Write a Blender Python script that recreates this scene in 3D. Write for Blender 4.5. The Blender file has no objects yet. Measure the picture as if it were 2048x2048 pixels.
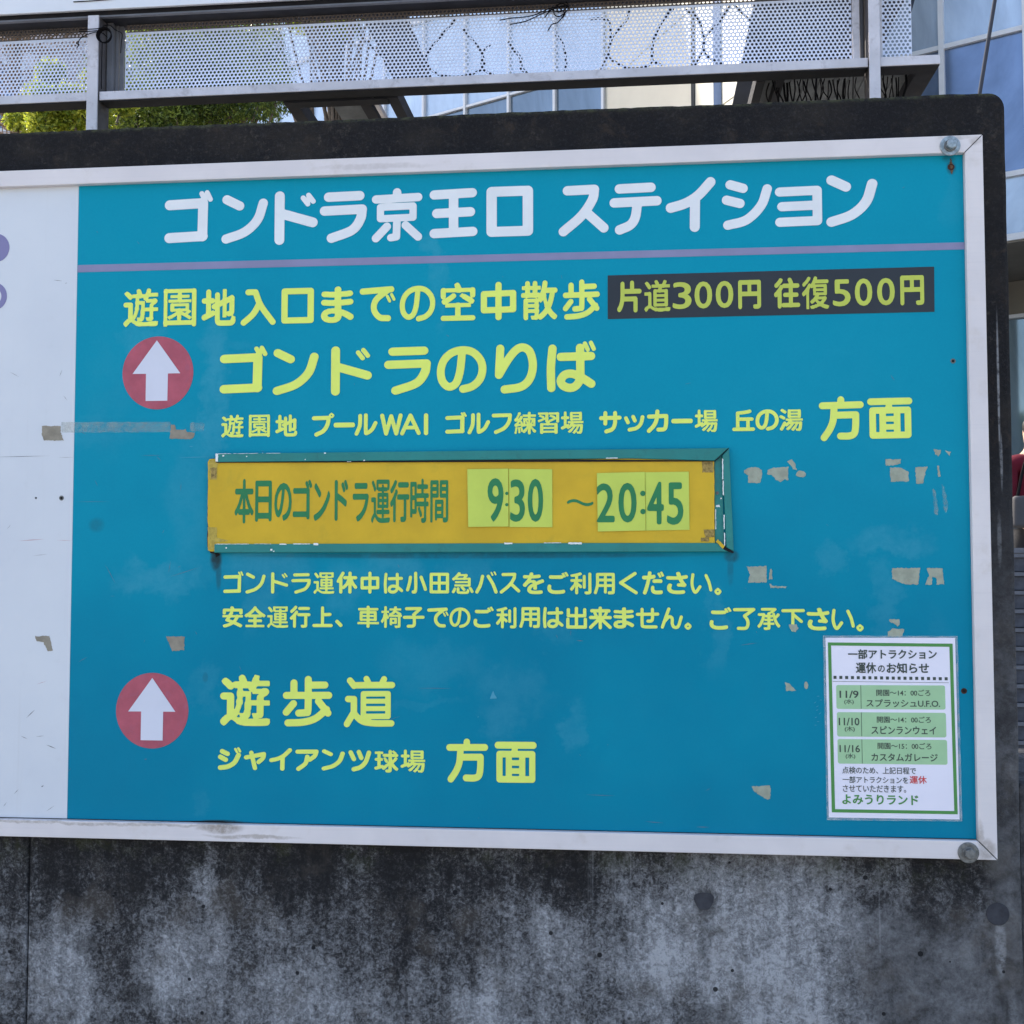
import bpy, bmesh, math, random
import numpy as np
from mathutils import Vector, Matrix, Euler

# ---------------------------------------------------------------- camera, world, sun, exposure
S = bpy.context.scene
C = S.collection
cam_d = bpy.data.cameras.new('camera'); cam = bpy.data.objects.new('camera', cam_d); C.objects.link(cam)
cam.location = (1.00342, -2.01898, 1.54649)
cam.rotation_euler = (1.621379, 0.000325, 0.103224)
cam_d.sensor_width = 36.0; cam_d.lens = 36.0*2350/2048; cam_d.clip_start = 0.05; cam_d.clip_end = 2000
S.camera = cam
SUN_EL, SUN_AZ = math.radians(38), math.radians(-53)      # azimuth from +Y (behind the wall) towards +X
w = bpy.data.worlds.new('World'); S.world = w; w.use_nodes = True
wn = w.node_tree; bg = wn.nodes['Background']
sky = wn.nodes.new('ShaderNodeTexSky'); sky.sky_type = 'NISHITA'; sky.sun_disc = False
sky.sun_elevation = SUN_EL; sky.sun_rotation = SUN_AZ; sky.air_density = 1.0; sky.dust_density = 3.5; sky.ozone_density = 0.5
wn.links.new(sky.outputs[0], bg.inputs[0]); bg.inputs[1].default_value = 0.15
sd = bpy.data.lights.new('sun', 'SUN'); sun = bpy.data.objects.new('sun', sd); C.objects.link(sun)
sd.energy = 3.2; sd.angle = math.radians(0.6); sd.color = (1.0, 0.93, 0.82)
sv = Vector((math.sin(SUN_AZ)*math.cos(SUN_EL), math.cos(SUN_AZ)*math.cos(SUN_EL), math.sin(SUN_EL)))
sun.rotation_euler = sv.to_track_quat('Z', 'Y').to_euler(); sun.location = (-6, 6, 12)
vs = S.view_settings; vs.view_transform = 'Standard'; vs.look = 'None'; vs.gamma = 1.0; vs.exposure = 1.62
try: vs.use_curve_mapping = False
except Exception: pass
rnd = random.Random(7)
nr = np.random.RandomState(11)

# ---------------------------------------------------------------- helpers
def link(o, parent=None):
    C.objects.link(o)
    if parent: o.parent = parent
    return o
def tag(o, label=None, cat=None, group=None, kind=None):
    for k, v in (('label', label), ('category', cat), ('group', group), ('kind', kind)):
        if v: o[k] = v
    return o
def thing(name, label, cat, loc=(0, 0, 0), rot=(0, 0, 0), group=None):
    o = bpy.data.objects.new(name, None); o.empty_display_size = 0.1
    o.location = loc; o.rotation_euler = rot
    return tag(link(o), label, cat, group)
def mesh(name, vs_, fs, mat, parent=None, smooth=False):
    me = bpy.data.meshes.new(name); me.from_pydata([tuple(v) for v in vs_], [], fs); me.update()
    if mat: me.materials.append(mat)
    if smooth: me.polygons.foreach_set('use_smooth', [True]*len(me.polygons))
    return link(bpy.data.objects.new(name, me), parent)
class MB:
    """collects boxes, prisms and tubes; build() links them as one mesh object"""
    def __init__(s): s.v = []; s.f = []
    def add(s, vs_, fs):
        b = len(s.v); s.v += [tuple(v) for v in vs_]; s.f += [tuple(i+b for i in f) for f in fs]; return s
    def box(s, x0, x1, y0, y1, z0, z1):
        return s.add([(x, y, z) for x in (x0, x1) for y in (y0, y1) for z in (z0, z1)],
                     [(0, 1, 3, 2), (4, 6, 7, 5), (0, 4, 5, 1), (2, 3, 7, 6), (0, 2, 6, 4), (1, 5, 7, 3)])
    def prism(s, pts, y0, y1):
        """outline in the x-z plane, given either way round, from y0 (front) to y1 (back)"""
        a = sum(pts[i][0]*pts[(i+1) % len(pts)][1]-pts[(i+1) % len(pts)][0]*pts[i][1] for i in range(len(pts)))
        if a < 0: pts = pts[::-1]
        n = len(pts)
        return s.add([(x, y0, z) for x, z in pts]+[(x, y1, z) for x, z in pts],
                     [tuple(range(n)), tuple(range(2*n-1, n-1, -1))]+[((i+1) % n, i, n+i, n+(i+1) % n) for i in range(n)])
    def tube(s, pts, r, k=6, closed=False):
        P = [Vector(p) for p in pts]; n = len(P); b = len(s.v)
        up = Vector((0.13, 0.37, 0.92)).normalized()
        rr = r if isinstance(r, (list, tuple)) else [r]*n
        for i in range(n):
            t = (P[(i+1) % n]-P[i-1]) if closed else (P[min(i+1, n-1)]-P[max(i-1, 0)])
            t.normalize(); a = t.cross(up)
            if a.length < 1e-4: a = t.cross(Vector((1, 0, 0)))
            a.normalize(); c = t.cross(a)
            for j in range(k):
                q = 2*math.pi*j/k; s.v.append(tuple(P[i]+(a*math.cos(q)+c*math.sin(q))*rr[i]))
        for i in range(n if closed else n-1):
            i2 = (i+1) % n
            for j in range(k): s.f.append((b+i*k+j, b+i*k+(j+1) % k, b+i2*k+(j+1) % k, b+i2*k+j))
        if not closed:
            s.f.append(tuple(b+j for j in range(k))); s.f.append(tuple(b+(n-1)*k+j for j in range(k-1, -1, -1)))
        return s
    def lathe(s, prof, cx, cz, k=24, phase=0, cap=True):
        """profile of (radius, y) turned round the axis that runs along y through (cx, cz)"""
        b = len(s.v)
        for r, y in prof:
            for j in range(k):
                q = 2*math.pi*j/k+phase; s.v.append((cx+r*math.cos(q), y, cz+r*math.sin(q)))
        for i in range(len(prof)-1):
            for j in range(k): s.f.append((b+i*k+j, b+i*k+(j+1) % k, b+(i+1)*k+(j+1) % k, b+(i+1)*k+j))
        if cap: s.f.append(tuple(b+(len(prof)-1)*k+j for j in range(k)))
        return s
    def build(s, name, mat, parent=None, smooth=False, bevel=0):
        o = mesh(name, s.v, s.f, mat, parent, smooth)
        bm = bmesh.new(); bm.from_mesh(o.data); bmesh.ops.recalc_face_normals(bm, faces=bm.faces); bm.to_mesh(o.data); bm.free()
        if bevel:
            m = o.modifiers.new('bevel', 'BEVEL'); m.width = bevel; m.segments = 2; m.limit_method = 'ANGLE'
        return o
def spline(pts, n=8):
    """smooth open curve through the points (Catmull-Rom)"""
    P = [Vector(p) for p in pts]; P = [P[0]*2-P[1]]+P+[P[-1]*2-P[-2]]; out = []
    for i in range(1, len(P)-2):
        for k in range(n):
            t = k/n; a, b, c, d = P[i-1:i+3]
            out.append(0.5*((2*b)+(c-a)*t+(2*a-5*b+4*c-d)*t*t+(3*b-a-3*c+d)*t**3))
    return out+[P[-2]]

# ---------------------------------------------------------------- materials
class NT:
    def __init__(s, name):
        s.m = bpy.data.materials.new(name); s.m.use_nodes = True; s.t = s.m.node_tree
        s.b = s.t.nodes['Principled BSDF']; s.tc = s.n('ShaderNodeTexCoord').outputs['Object']
    def n(s, t, **k):
        x = s.t.nodes.new(t)
        for a, b in k.items(): setattr(x, a, b)
        return x
    def l(s, a, b):
        if isinstance(a, (int, float)): b.default_value = a
        elif isinstance(a, tuple): b.default_value = a if len(a) != 3 or b.type == 'VECTOR' else (*a, 1)
        else: s.t.links.new(a, b)
    def mapv(s, scale=(1, 1, 1), loc=(0, 0, 0), rot=(0, 0, 0), src=None):
        x = s.n('ShaderNodeMapping'); s.l(src or s.tc, x.inputs[0]); x.inputs[1].default_value = loc; x.inputs[2].default_value = rot; x.inputs[3].default_value = scale
        return x.outputs[0]
    def noise(s, scale, detail=4, rough=.55, vec=None, dist=0):
        x = s.n('ShaderNodeTexNoise'); s.l(vec or s.tc, x.inputs['Vector']); x.inputs['Scale'].default_value = scale
        x.inputs['Detail'].default_value = detail; x.inputs['Roughness'].default_value = rough; x.inputs['Distortion'].default_value = dist
        return x.outputs[0]
    def vor(s, scale, feature='F1', vec=None, out='Distance', rnd_=1.0):
        x = s.n('ShaderNodeTexVoronoi'); x.feature = feature; s.l(vec or s.tc, x.inputs['Vector']); x.inputs['Scale'].default_value = scale
        if 'Randomness' in x.inputs: x.inputs['Randomness'].default_value = rnd_
        return x.outputs[out]
    def rng(s, v, a, b, c=0., d=1., smooth=True):
        x = s.n('ShaderNodeMapRange'); x.interpolation_type = 'SMOOTHSTEP' if smooth else 'LINEAR'
        s.l(v, x.inputs[0]); s.l(a, x.inputs[1]); s.l(b, x.inputs[2]); s.l(c, x.inputs[3]); s.l(d, x.inputs[4]); return x.outputs[0]
    def math(s, op, a, b=0., clamp=False):
        x = s.n('ShaderNodeMath', operation=op); x.use_clamp = clamp; s.l(a, x.inputs[0]); s.l(b, x.inputs[1]); return x.outputs[0]
    def mix(s, f, a, b, typ='MIX'):
        x = s.n('ShaderNodeMixRGB'); x.blend_type = typ; s.l(f, x.inputs[0]); s.l(a, x.inputs[1]); s.l(b, x.inputs[2]); return x.outputs[0]
    def xyz(s):
        x = s.n('ShaderNodeSeparateXYZ'); s.l(s.tc, x.inputs[0]); return x.outputs
    def bump(s, h, strength=.3, dist=.001):
        x = s.n('ShaderNodeBump'); s.l(h, x.inputs['Height']); x.inputs['Strength'].default_value = strength; x.inputs['Distance'].default_value = dist
        s.l(x.outputs[0], s.b.inputs['Normal'])
    def done(s, col=None, rough=None, metal=None, spec=None):
        if col is not None: s.l(col, s.b.inputs['Base Color'])
        if rough is not None: s.l(rough, s.b.inputs['Roughness'])
        if metal is not None: s.l(metal, s.b.inputs['Metallic'])
        if spec is not None: s.b.inputs['Specular IOR Level'].default_value = spec
        return s.m
def flat(name, col, rough=.6, metal=0., var=.12, scale=9., spec=.4, dirt=None, dirt_amt=.5, bump=0, fine=120.):
    """plain surface with uneven colour, optional dirt"""
    t = NT(name); n = t.noise(scale, 6, .6); f = t.noise(fine, 3, .6)
    dark = tuple(c*(1-var) for c in col); lite = tuple(min(1, c*(1+var*.6)) for c in col)
    c = t.mix(t.rng(n, .3, .7), dark, lite)
    c = t.mix(t.rng(f, .35, .7, 0, .12), c, dark)
    if dirt:
        d = t.noise(scale*2.3, 8, .7, dist=.4)
        c = t.mix(t.math('MULTIPLY', t.rng(d, .52, .72), dirt_amt), c, dirt)
    if bump: t.bump(f, bump, .0006)
    return t.done(c, rough, metal, spec)

def ellipse_mask(t, spots, warp=.0):
    """sum of soft patches at (x, z, rx, rz, strength) in the x-z plane"""
    wv = t.n('ShaderNodeTexNoise'); t.l(t.tc, wv.inputs['Vector']); wv.inputs['Scale'].default_value = 17; wv.inputs['Detail'].default_value = 6; wv.inputs['Roughness'].default_value = .65
    sp = t.n('ShaderNodeSeparateColor'); t.l(wv.outputs['Color'], sp.inputs[0])
    X, Y, Z = t.xyz(); acc = None
    X = t.math('ADD', X, t.math('MULTIPLY', t.math('SUBTRACT', sp.outputs[0], .5), warp)); Z = t.math('ADD', Z, t.math('MULTIPLY', t.math('SUBTRACT', sp.outputs[1], .5), warp))
    for x, z, rx, rz, a in spots:
        dx = t.math('MULTIPLY', t.math('SUBTRACT', X, x), 1/rx); dz = t.math('MULTIPLY', t.math('SUBTRACT', Z, z), 1/rz)
        d = t.math('ADD', t.math('MULTIPLY', dx, dx), t.math('MULTIPLY', dz, dz))
        k = t.rng(d, 1.25, .15, 0., a)
        acc = k if acc is None else t.math('MAXIMUM', acc, k)
    return acc

def mat_blue():
    t = NT('faded_blue_vinyl_painted_sheen')
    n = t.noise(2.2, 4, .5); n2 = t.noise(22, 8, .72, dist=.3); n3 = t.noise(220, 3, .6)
    c = t.mix(t.rng(t.math('ADD', t.xyz()[2], t.math('MULTIPLY', n, 1.7)), 1.9, 2.9), (.0, .188, .305), (.0, .262, .385))  # paler upwards and in soft patches: ambient light and reflection put into the colour
    spots = [(.258, 1.86, .03, .16, .55), (.125, 1.975, .05, .022, .4), (.17, 1.535, .10, .035, .5), (.36, 1.56, .09, .05, .5), (.34, 1.50, .035, .06, .35),
             (.58, 1.555, .07, .035, .45), (.72, 1.555, .05, .03, .3), (.50, 1.52, .04, .05, .3), (1.43, 1.60, .075, .03, .5), (1.335, 1.572, .025, .025, .35), (1.42, 1.50, .03, .06, .35),
             (.66, 1.385, .10, .05, .25), (.79, 1.345, .07, .06, .3), (.78, 1.30, .045, .05, .35), (.90, 1.29, .022, .045, .35), (.655, 2.11, .022, .05, .4), (.665, 2.05, .012, .09, .25), (1.14, 1.45, .02, .09, .3), (.87, 1.44, .035, .03, .3),
             (.03, 1.80, .1, .03, .25), (1.545, 2.17, .02, .06, .14), (.30, 1.94, .03, .02, .2), (.63, 1.32, .08, .012, .2), (.22, 1.68, .05, .16, .3), (.25, 1.35, .03, .05, .3), (1.5, 1.4, .02, .1, .15), (.25, 1.13, .02, .03, .25), (.06, 1.86, .045, .12, .12)]
    m = t.math('MULTIPLY', ellipse_mask(t, spots, .13), t.rng(n2, .30, .64, .25, 1.0))
    c = t.mix(t.math('MULTIPLY', m, .48), c, (.11, .36, .47))
    wide = t.math('MULTIPLY', t.rng(t.noise(3.1, 5, .6, dist=.6), .5, .75), t.rng(n2, .35, .65, .2, 1.))
    c = t.mix(t.math('MULTIPLY', wide, .16), c, (.02, .30, .45))
    mid = t.math('MULTIPLY', t.rng(t.xyz()[2], 1.38, 1.75, 0., .10), t.rng(n2, .3, .7, .5, 1.))
    c = t.mix(mid, c, (.03, .36, .48))
    g = ellipse_mask(t, [(.267, 1.567, .012, .022, .9), (.272, 1.545, .006, .035, .5), (.285, 1.109, .05, .0035, .9), (1.168, 1.572, .014, .012, .7), (1.166, 1.55, .006, .03, .35), (1.5402, 2.2285, .009, .014, .7), (1.537, 2.243, .012, .008, .5), (.72, 1.574, .42, .006, .5), (.25, 1.36, .006, .01, .3), (.045, 1.63, .016, .014, .35)])
    c = t.mix(t.math('MULTIPLY', g, t.rng(n2, .3, .6, .35, 1.)), c, (.022, .028, .024))
    st = t.noise(1, 7, .7, vec=t.mapv((95, 1, 2.0))); c = t.mix(t.math('MULTIPLY', t.rng(st, .62, .8), .14), c, (.1, .35, .45))
    c = t.mix(t.rng(n3, .3, .75, 0, .1), c, (.0, .12, .24))
    t.bump(t.noise(60, 4, .6), .05, .0008)
    return t.done(c, t.rng(n2, .3, .7, .35, .55), 0., .08)
def mat_white():
    t = NT('aged_white_vinyl'); n = t.noise(2.6, 5, .6); n2 = t.noise(30, 8, .7)
    c = t.mix(t.rng(n, .3, .7), (.55, .585, .65), (.60, .635, .69))
    c = t.mix(t.rng(n2, .55, .8, 0, .22), c, (.44, .46, .50))
    st = t.noise(1, 6, .7, vec=t.mapv((60, 1, 1.4))); c = t.mix(t.math('MULTIPLY', t.rng(st, .56, .8), .18), c, (.42, .42, .43))
    t.bump(t.noise(50, 4, .6), .05, .0008)
    return t.done(c, .42, 0., .35)
def mat_concrete():
    t = NT('stained_concrete'); X, Y, Z = t.xyz()
    wob = t.noise(2.6, 6, .6); big = t.noise(5.5, 8, .62, dist=.5); mid = t.noise(19, 9, .68, dist=.4); fine = t.noise(75, 8, .75); grit = t.noise(320, 4, .7)
    strk = t.noise(1, 8, .65, vec=t.mapv((26, 1, 2.6)), dist=.25); strk2 = t.noise(1, 7, .65, vec=t.mapv((70, 1, 5.), loc=(3, 0, 1)))
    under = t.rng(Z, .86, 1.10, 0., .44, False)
    left = t.rng(X, -.15, 1.15, .20, -.04, False)
    rightdark = t.rng(X, 1.36, 1.52, 0., .10)
    pale = ellipse_mask(t, warp=.10, spots=[(-.02, .84, .07, .13, .30), (.21, .87, .11, .11, .26), (.25, 1.00, .018, .06, .34), (.42, .80, .12, .07, .18), (.86, .93, .06, .07, .14), (1.19, .93, .20, .22, .26), (1.20, 1.04, .12, .06, .34), (.74, .78, .06, .05, .15)])
    darks = ellipse_mask(t, warp=.10, spots=[(.62, .95, .22, .14, .20), (.84, 1.02, .14, .06, .26), (.45, 1.00, .12, .07, .22), (1.04, .80, .10, .06, .12), (.09, 1.02, .2, .05, .14), (1.50, 1.02, .07, .07, .24)])
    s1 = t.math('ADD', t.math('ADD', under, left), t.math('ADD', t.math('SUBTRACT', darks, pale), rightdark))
    v = .65
    flake = t.rng(t.noise(88, 9, .74, dist=1.2), .36, .64); crumb = t.rng(t.noise(190, 7, .8, dist=.6), .34, .66)
    for q, a_ in ((big, .85), (strk, .75), (strk2, .35), (mid, .75), (flake, .34), (crumb, .30), (fine, .55), (grit, .5)):
        v = t.math('ADD', v, t.math('MULTIPLY', t.math('SUBTRACT', q, .5), a_))
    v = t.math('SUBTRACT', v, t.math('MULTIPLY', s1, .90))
    calm = t.math('MAXIMUM', t.rng(X, 1.555, 1.60), t.math('MULTIPLY', t.math('MULTIPLY', t.rng(X, 1.31, 1.44), t.rng(Z, 1.04, .95)), .75))
    soft = t.math('ADD', .44, t.math('MULTIPLY', t.math('SUBTRACT', t.math('ADD', mid, t.math('MULTIPLY', fine, .6)), .8), .8))
    v = t.math('ADD', t.math('MULTIPLY', v, t.math('SUBTRACT', 1., calm)), t.math('MULTIPLY', calm, soft))
    cr = t.n('ShaderNodeValToRGB'); t.l(v, cr.inputs[0]); el = cr.color_ramp.elements
    el[0].position = 0.; el[0].color = (.014, .014, .016, 1); el[1].position = 1.; el[1].color = (.40, .41, .44, 1)
    for p_, c_ in ((.22, (.026, .026, .029)), (.36, (.060, .060, .064)), (.52, (.125, .128, .138)), (.70, (.205, .21, .225)), (.84, (.28, .29, .31))):
        e = el.new(p_); e.color = (*c_, 1)
    c = cr.outputs[0]
    c = t.mix(t.math('MULTIPLY', t.rng(t.noise(9, 6, .7), .5, .66), .30), c, (.115, .10, .085))
    dirt_c = (.018, .017, .017)
    spots = ellipse_mask(t, warp=.03, spots=[(1.118, .99, .027, .03, .85), (1.122, .93, .014, .05, .5), (1.125, .79, .055, .035, .7), (.115, .97, .035, .03, .6), (.03, .885, .03, .02, .6), (.235, .85, .02, .02, .55), (.31, 1.03, .03, .03, .5), (.12, .80, .04, .02, .6)])
    m = t.math('MULTIPLY', t.math('MULTIPLY', spots, .9), t.rng(fine, .35, .6, .45, 1.))
    c = t.mix(m, c, dirt_c)
    # moss just under the board
    mo = t.math('MULTIPLY', t.rng(Z, 1.00, 1.08), t.math('MULTIPLY', t.rng(mid, .48, .64), t.rng(X, 1.62, 1.56)))
    c = t.mix(t.math('MULTIPLY', mo, .7), c, (.030, .034, .014))
    # black crust on the upper wall
    edge = t.math('ADD', Z, t.math('MULTIPLY', t.math('SUBTRACT', strk, .5), .35)); edge = t.math('ADD', edge, t.math('MULTIPLY', t.math('SUBTRACT', mid, .5), .35))
    blk = t.rng(edge, 1.18, 1.84, 0., .97)
    bc = t.mix(t.rng(t.noise(11, 8, .65), .45, .75), (.0095, .0095, .0115), (.024, .021, .019)); bc = t.mix(t.math('MULTIPLY', t.rng(fine, .54, .70), t.rng(big, .40, .64)), bc, (.075, .066, .056)); bc = t.mix(t.math('MULTIPLY', t.rng(t.noise(26, 8, .75, dist=.6), .54, .70), .6), bc, (.045, .034, .026)); bc = t.mix(t.rng(crumb, .55, 1., 0, .35), bc, (.045, .045, .05))
    c = t.mix(blk, c, bc)
    # lime run on the right margin
    run = ellipse_mask(t, [(1.6155, 1.86, .0022, .13, .8), (1.618, 1.73, .0025, .05, .6), (1.612, 1.60, .004, .05, .35), (1.600, .93, .010, .055, .7), (1.618, .78, .01, .1, .3)])
    c = t.mix(t.math('MULTIPLY', run, t.rng(fine, .36, .56, .2, 1.)), c, (.30, .31, .33))
    # mossy rim at the very top
    c = t.mix(t.math('MULTIPLY', t.rng(Z, 2.352, 2.362), t.rng(fine, .42, .6)), c, (.055, .06, .032))
    # thin lime drips that start at the frame
    dr = t.noise(1, 5, .6, vec=t.mapv((48, 1, .9), loc=(7, 0, 2)), dist=.15); dl_ = t.math('MULTIPLY', t.rng(dr, .60, .70), t.math('MULTIPLY', t.rng(Z, .86, .98), t.rng(Z, 1.2, 1.09)))
    c = t.mix(t.math('MULTIPLY', t.math('MULTIPLY', dl_, t.rng(X, .75, 1.1, .15, .5)), t.rng(fine, .35, .6, .3, 1.)), c, (.30, .31, .33))
    dr2 = t.noise(1, 5, .6, vec=t.mapv((34, 1, 1.1), loc=(1, 0, 9)), dist=.2); c = t.mix(t.math('MULTIPLY', t.math('MULTIPLY', t.rng(dr2, .60, .68), t.rng(Z, 1.15, 1.05)), .22), c, (.045, .043, .042))
    # air pits
    vd = t.n('ShaderNodeTexVoronoi'); vd.inputs['Scale'].default_value = 36; t.l(t.mapv((1, .02, 1)), vd.inputs['Vector'])
    pick = t.n('ShaderNodeSeparateColor'); t.l(vd.outputs['Color'], pick.inputs[0])
    rad = t.rng(pick.outputs[0], .45, 1.0, 0., .17)
    pit = t.math('MULTIPLY', t.math('LESS_THAN', vd.outputs['Distance'], rad), t.math('GREATER_THAN', t.math('ADD', pick.outputs[1], t.rng(X, .6, 1.4, -.12, .30)), .64))
    pit = t.math('MULTIPLY', pit, t.rng(Z, 1.3, 1.1))
    c = t.mix(t.math('MULTIPLY', pit, .93), c, (.010, .010, .012))
    c = t.mix(t.rng(grit, .35, .75, 0, .16), c, (.02, .02, .02))
    h = t.math('ADD', t.math('MULTIPLY', fine, .8), t.math('ADD', t.math('MULTIPLY', grit, .5), t.math('ADD', mid, t.math('MULTIPLY', pit, -1.6))))
    t.bump(h, .9, .004)
    return t.done(c, .93, 0., .2)

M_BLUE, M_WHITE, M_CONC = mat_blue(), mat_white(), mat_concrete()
def mat_frame():
    t = NT('white_painted_aluminium'); n = t.noise(6, 6, .6); f = t.noise(60, 7, .7); st = t.noise(1, 6, .7, vec=t.mapv((3, 1, 220)))
    c = t.mix(t.rng(n, .3, .7), (.60, .57, .59), (.67, .635, .65)); c = t.mix(t.rng(st, .5, .75, 0, .3), c, (.50, .48, .52))
    c = t.mix(t.math('MULTIPLY', t.rng(t.noise(13, 8, .7), .54, .74), .3), c, (.42, .36, .30))
    g = ellipse_mask(t, warp=.02, spots=[(.285, 1.100, .045, .010, .75), (.34, 1.085, .09, .004, .5), (1.573, 1.093, .016, .018, .55), (1.563, 1.115, .006, .03, .5), (.03, 1.104, .3, .003, .5), (1.58, 2.270, .012, .008, .4), (1.55, 2.275, .04, .004, .4), (.55, 2.262, .12, .006, .22)])
    c = t.mix(t.math('MULTIPLY', g, t.rng(f, .3, .62, .3, 1.)), c, (.17, .13, .085))
    return t.done(c, .45, 0., .4)
M_FRAME = mat_frame()
M_YEL = flat('lemon_yellow_vinyl', (.70, .80, .15), .5, 0, .05, 12, .3)
M_TITLE = flat('white_vinyl_lettering', (.70, .73, .76), .5, 0, .05, 12, .3)
M_YELD = flat('muted_yellow_vinyl', (.47, .54, .085), .5, 0, .06, 12, .3)
M_STRIPE = flat('violet_vinyl_stripe', (.22, .225, .37), .5, 0, .08, 10, .3)
M_VIOLET = flat('violet_print', (.20, .19, .36), .5, 0, .06, 10, .3)
M_BLACKP = flat('charcoal_vinyl', (.022, .028, .038), .45, 0, .1, 8, .3)
M_RED = flat('faded_red_vinyl', (.40, .085, .125), .5, 0, .16, 26, .3, (.30, .10, .17), .6)
M_ARROW = flat('pale_blue_white_vinyl', (.60, .62, .72), .5, 0, .04, 10, .3)
M_CHIP = flat('bare_primer_patch', (.33, .36, .29), .8, 0, .18, 60, .2, (.28, .25, .19), .4)
M_CHIPB = flat('brown_glue_patch', (.27, .245, .20), .8, 0, .2, 60, .2)
M_TEAL = flat('teal_paint', (.008, .195, .185), .42, 0, .10, 18, .4, (.01, .12, .12), .5)
M_OCHRE = flat('ochre_board_paint', (.60, .39, .018), .5, 0, .10, 10, .3, (.45, .33, .025), .5)
M_OCHRE2 = flat('brown_worn_ochre', (.30, .20, .06), .7, 0, .3, 90, .2, (.12, .085, .05), .7)
M_RUST = flat('dark_rust', (.055, .022, .014), .85, 0, .3, 120, .2)
M_CARD = flat('pale_yellow_plastic', (.52, .62, .10), .5, 0, .06, 14, .3)
M_GREEN = flat('green_lettering', (.020, .19, .072), .5, 0, .08, 20, .3)
M_CHIPW = flat('chipped_white_paint', (.75, .78, .78), .6, 0, .08, 90, .3)
M_DIRTLINE = flat('dark_joint', (.018, .018, .02), .9, 0, .2, 60, .1)
M_PAPER = flat('notice_paper', (.74, .73, .84), .35, 0, .03, 5, .4)
M_PGREEN = flat('green_print', (.055, .24, .055), .4, 0, .08, 20, .4)
M_PLIGHT = flat('light_green_print', (.33, .55, .32), .4, 0, .06, 14, .4)
M_INK = flat('dark_print', (.035, .055, .05), .4, 0, .1, 20, .4)
M_REDINK = flat('red_print', (.55, .05, .06), .4, 0, .1, 20, .4)
M_ZINC = flat('weathered_zinc', (.30, .35, .38), .45, .65, .35, 160, .5, (.12, .13, .12), .7, bump=.4)
M_ZINC2 = flat('dull_grey_zinc', (.17, .175, .175), .55, .6, .35, 160, .5, (.09, .09, .08), .7, bump=.4)
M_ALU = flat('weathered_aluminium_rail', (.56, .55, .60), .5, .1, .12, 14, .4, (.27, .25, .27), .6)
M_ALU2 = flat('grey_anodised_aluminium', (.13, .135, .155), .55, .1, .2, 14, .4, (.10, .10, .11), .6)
M_DKRAIL = flat('dark_steel_with_shade', (.024, .026, .034), .8, 0, .25, 20, .15, (.045, .035, .03), .4)  # dark steel; also shade under the rails put into the colour
M_PERF = flat('white_coated_perforated_sheet', (.60, .67, .84), .5, 0, .06, 6, .4, (.40, .43, .50), .35)
M_PERFB = flat('brown_perforated_strip', (.10, .085, .08), .6, 0, .2, 12, .3)
M_HOARD = flat('white_hoarding_sheet', (.66, .69, .75), .5, 0, .05, 3, .4)
M_CABLE = flat('black_cable_sheath', (.008, .008, .010), .9, 0, .2, 40, .05)
M_DECK = flat('grey_corrugated_deck', (.11, .125, .145), .7, 0, .3, 16, .2, (.05, .06, .07), .6)
M_NAVY = flat('dark_blue_sheet', (.02, .028, .05), .6, 0, .2, 8, .3)
M_PLUG = flat('mortar_plug', (.05, .052, .062), .95, 0, .25, 60, .15, (.03, .03, .035), .5, bump=.6)
M_SCR = flat('scratch_mark', (.16, .17, .20), .8, 0, .2, 60, .2)
M_SCRR = flat('red_scratch', (.45, .16, .22), .8, 0, .2, 60, .2)

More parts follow.
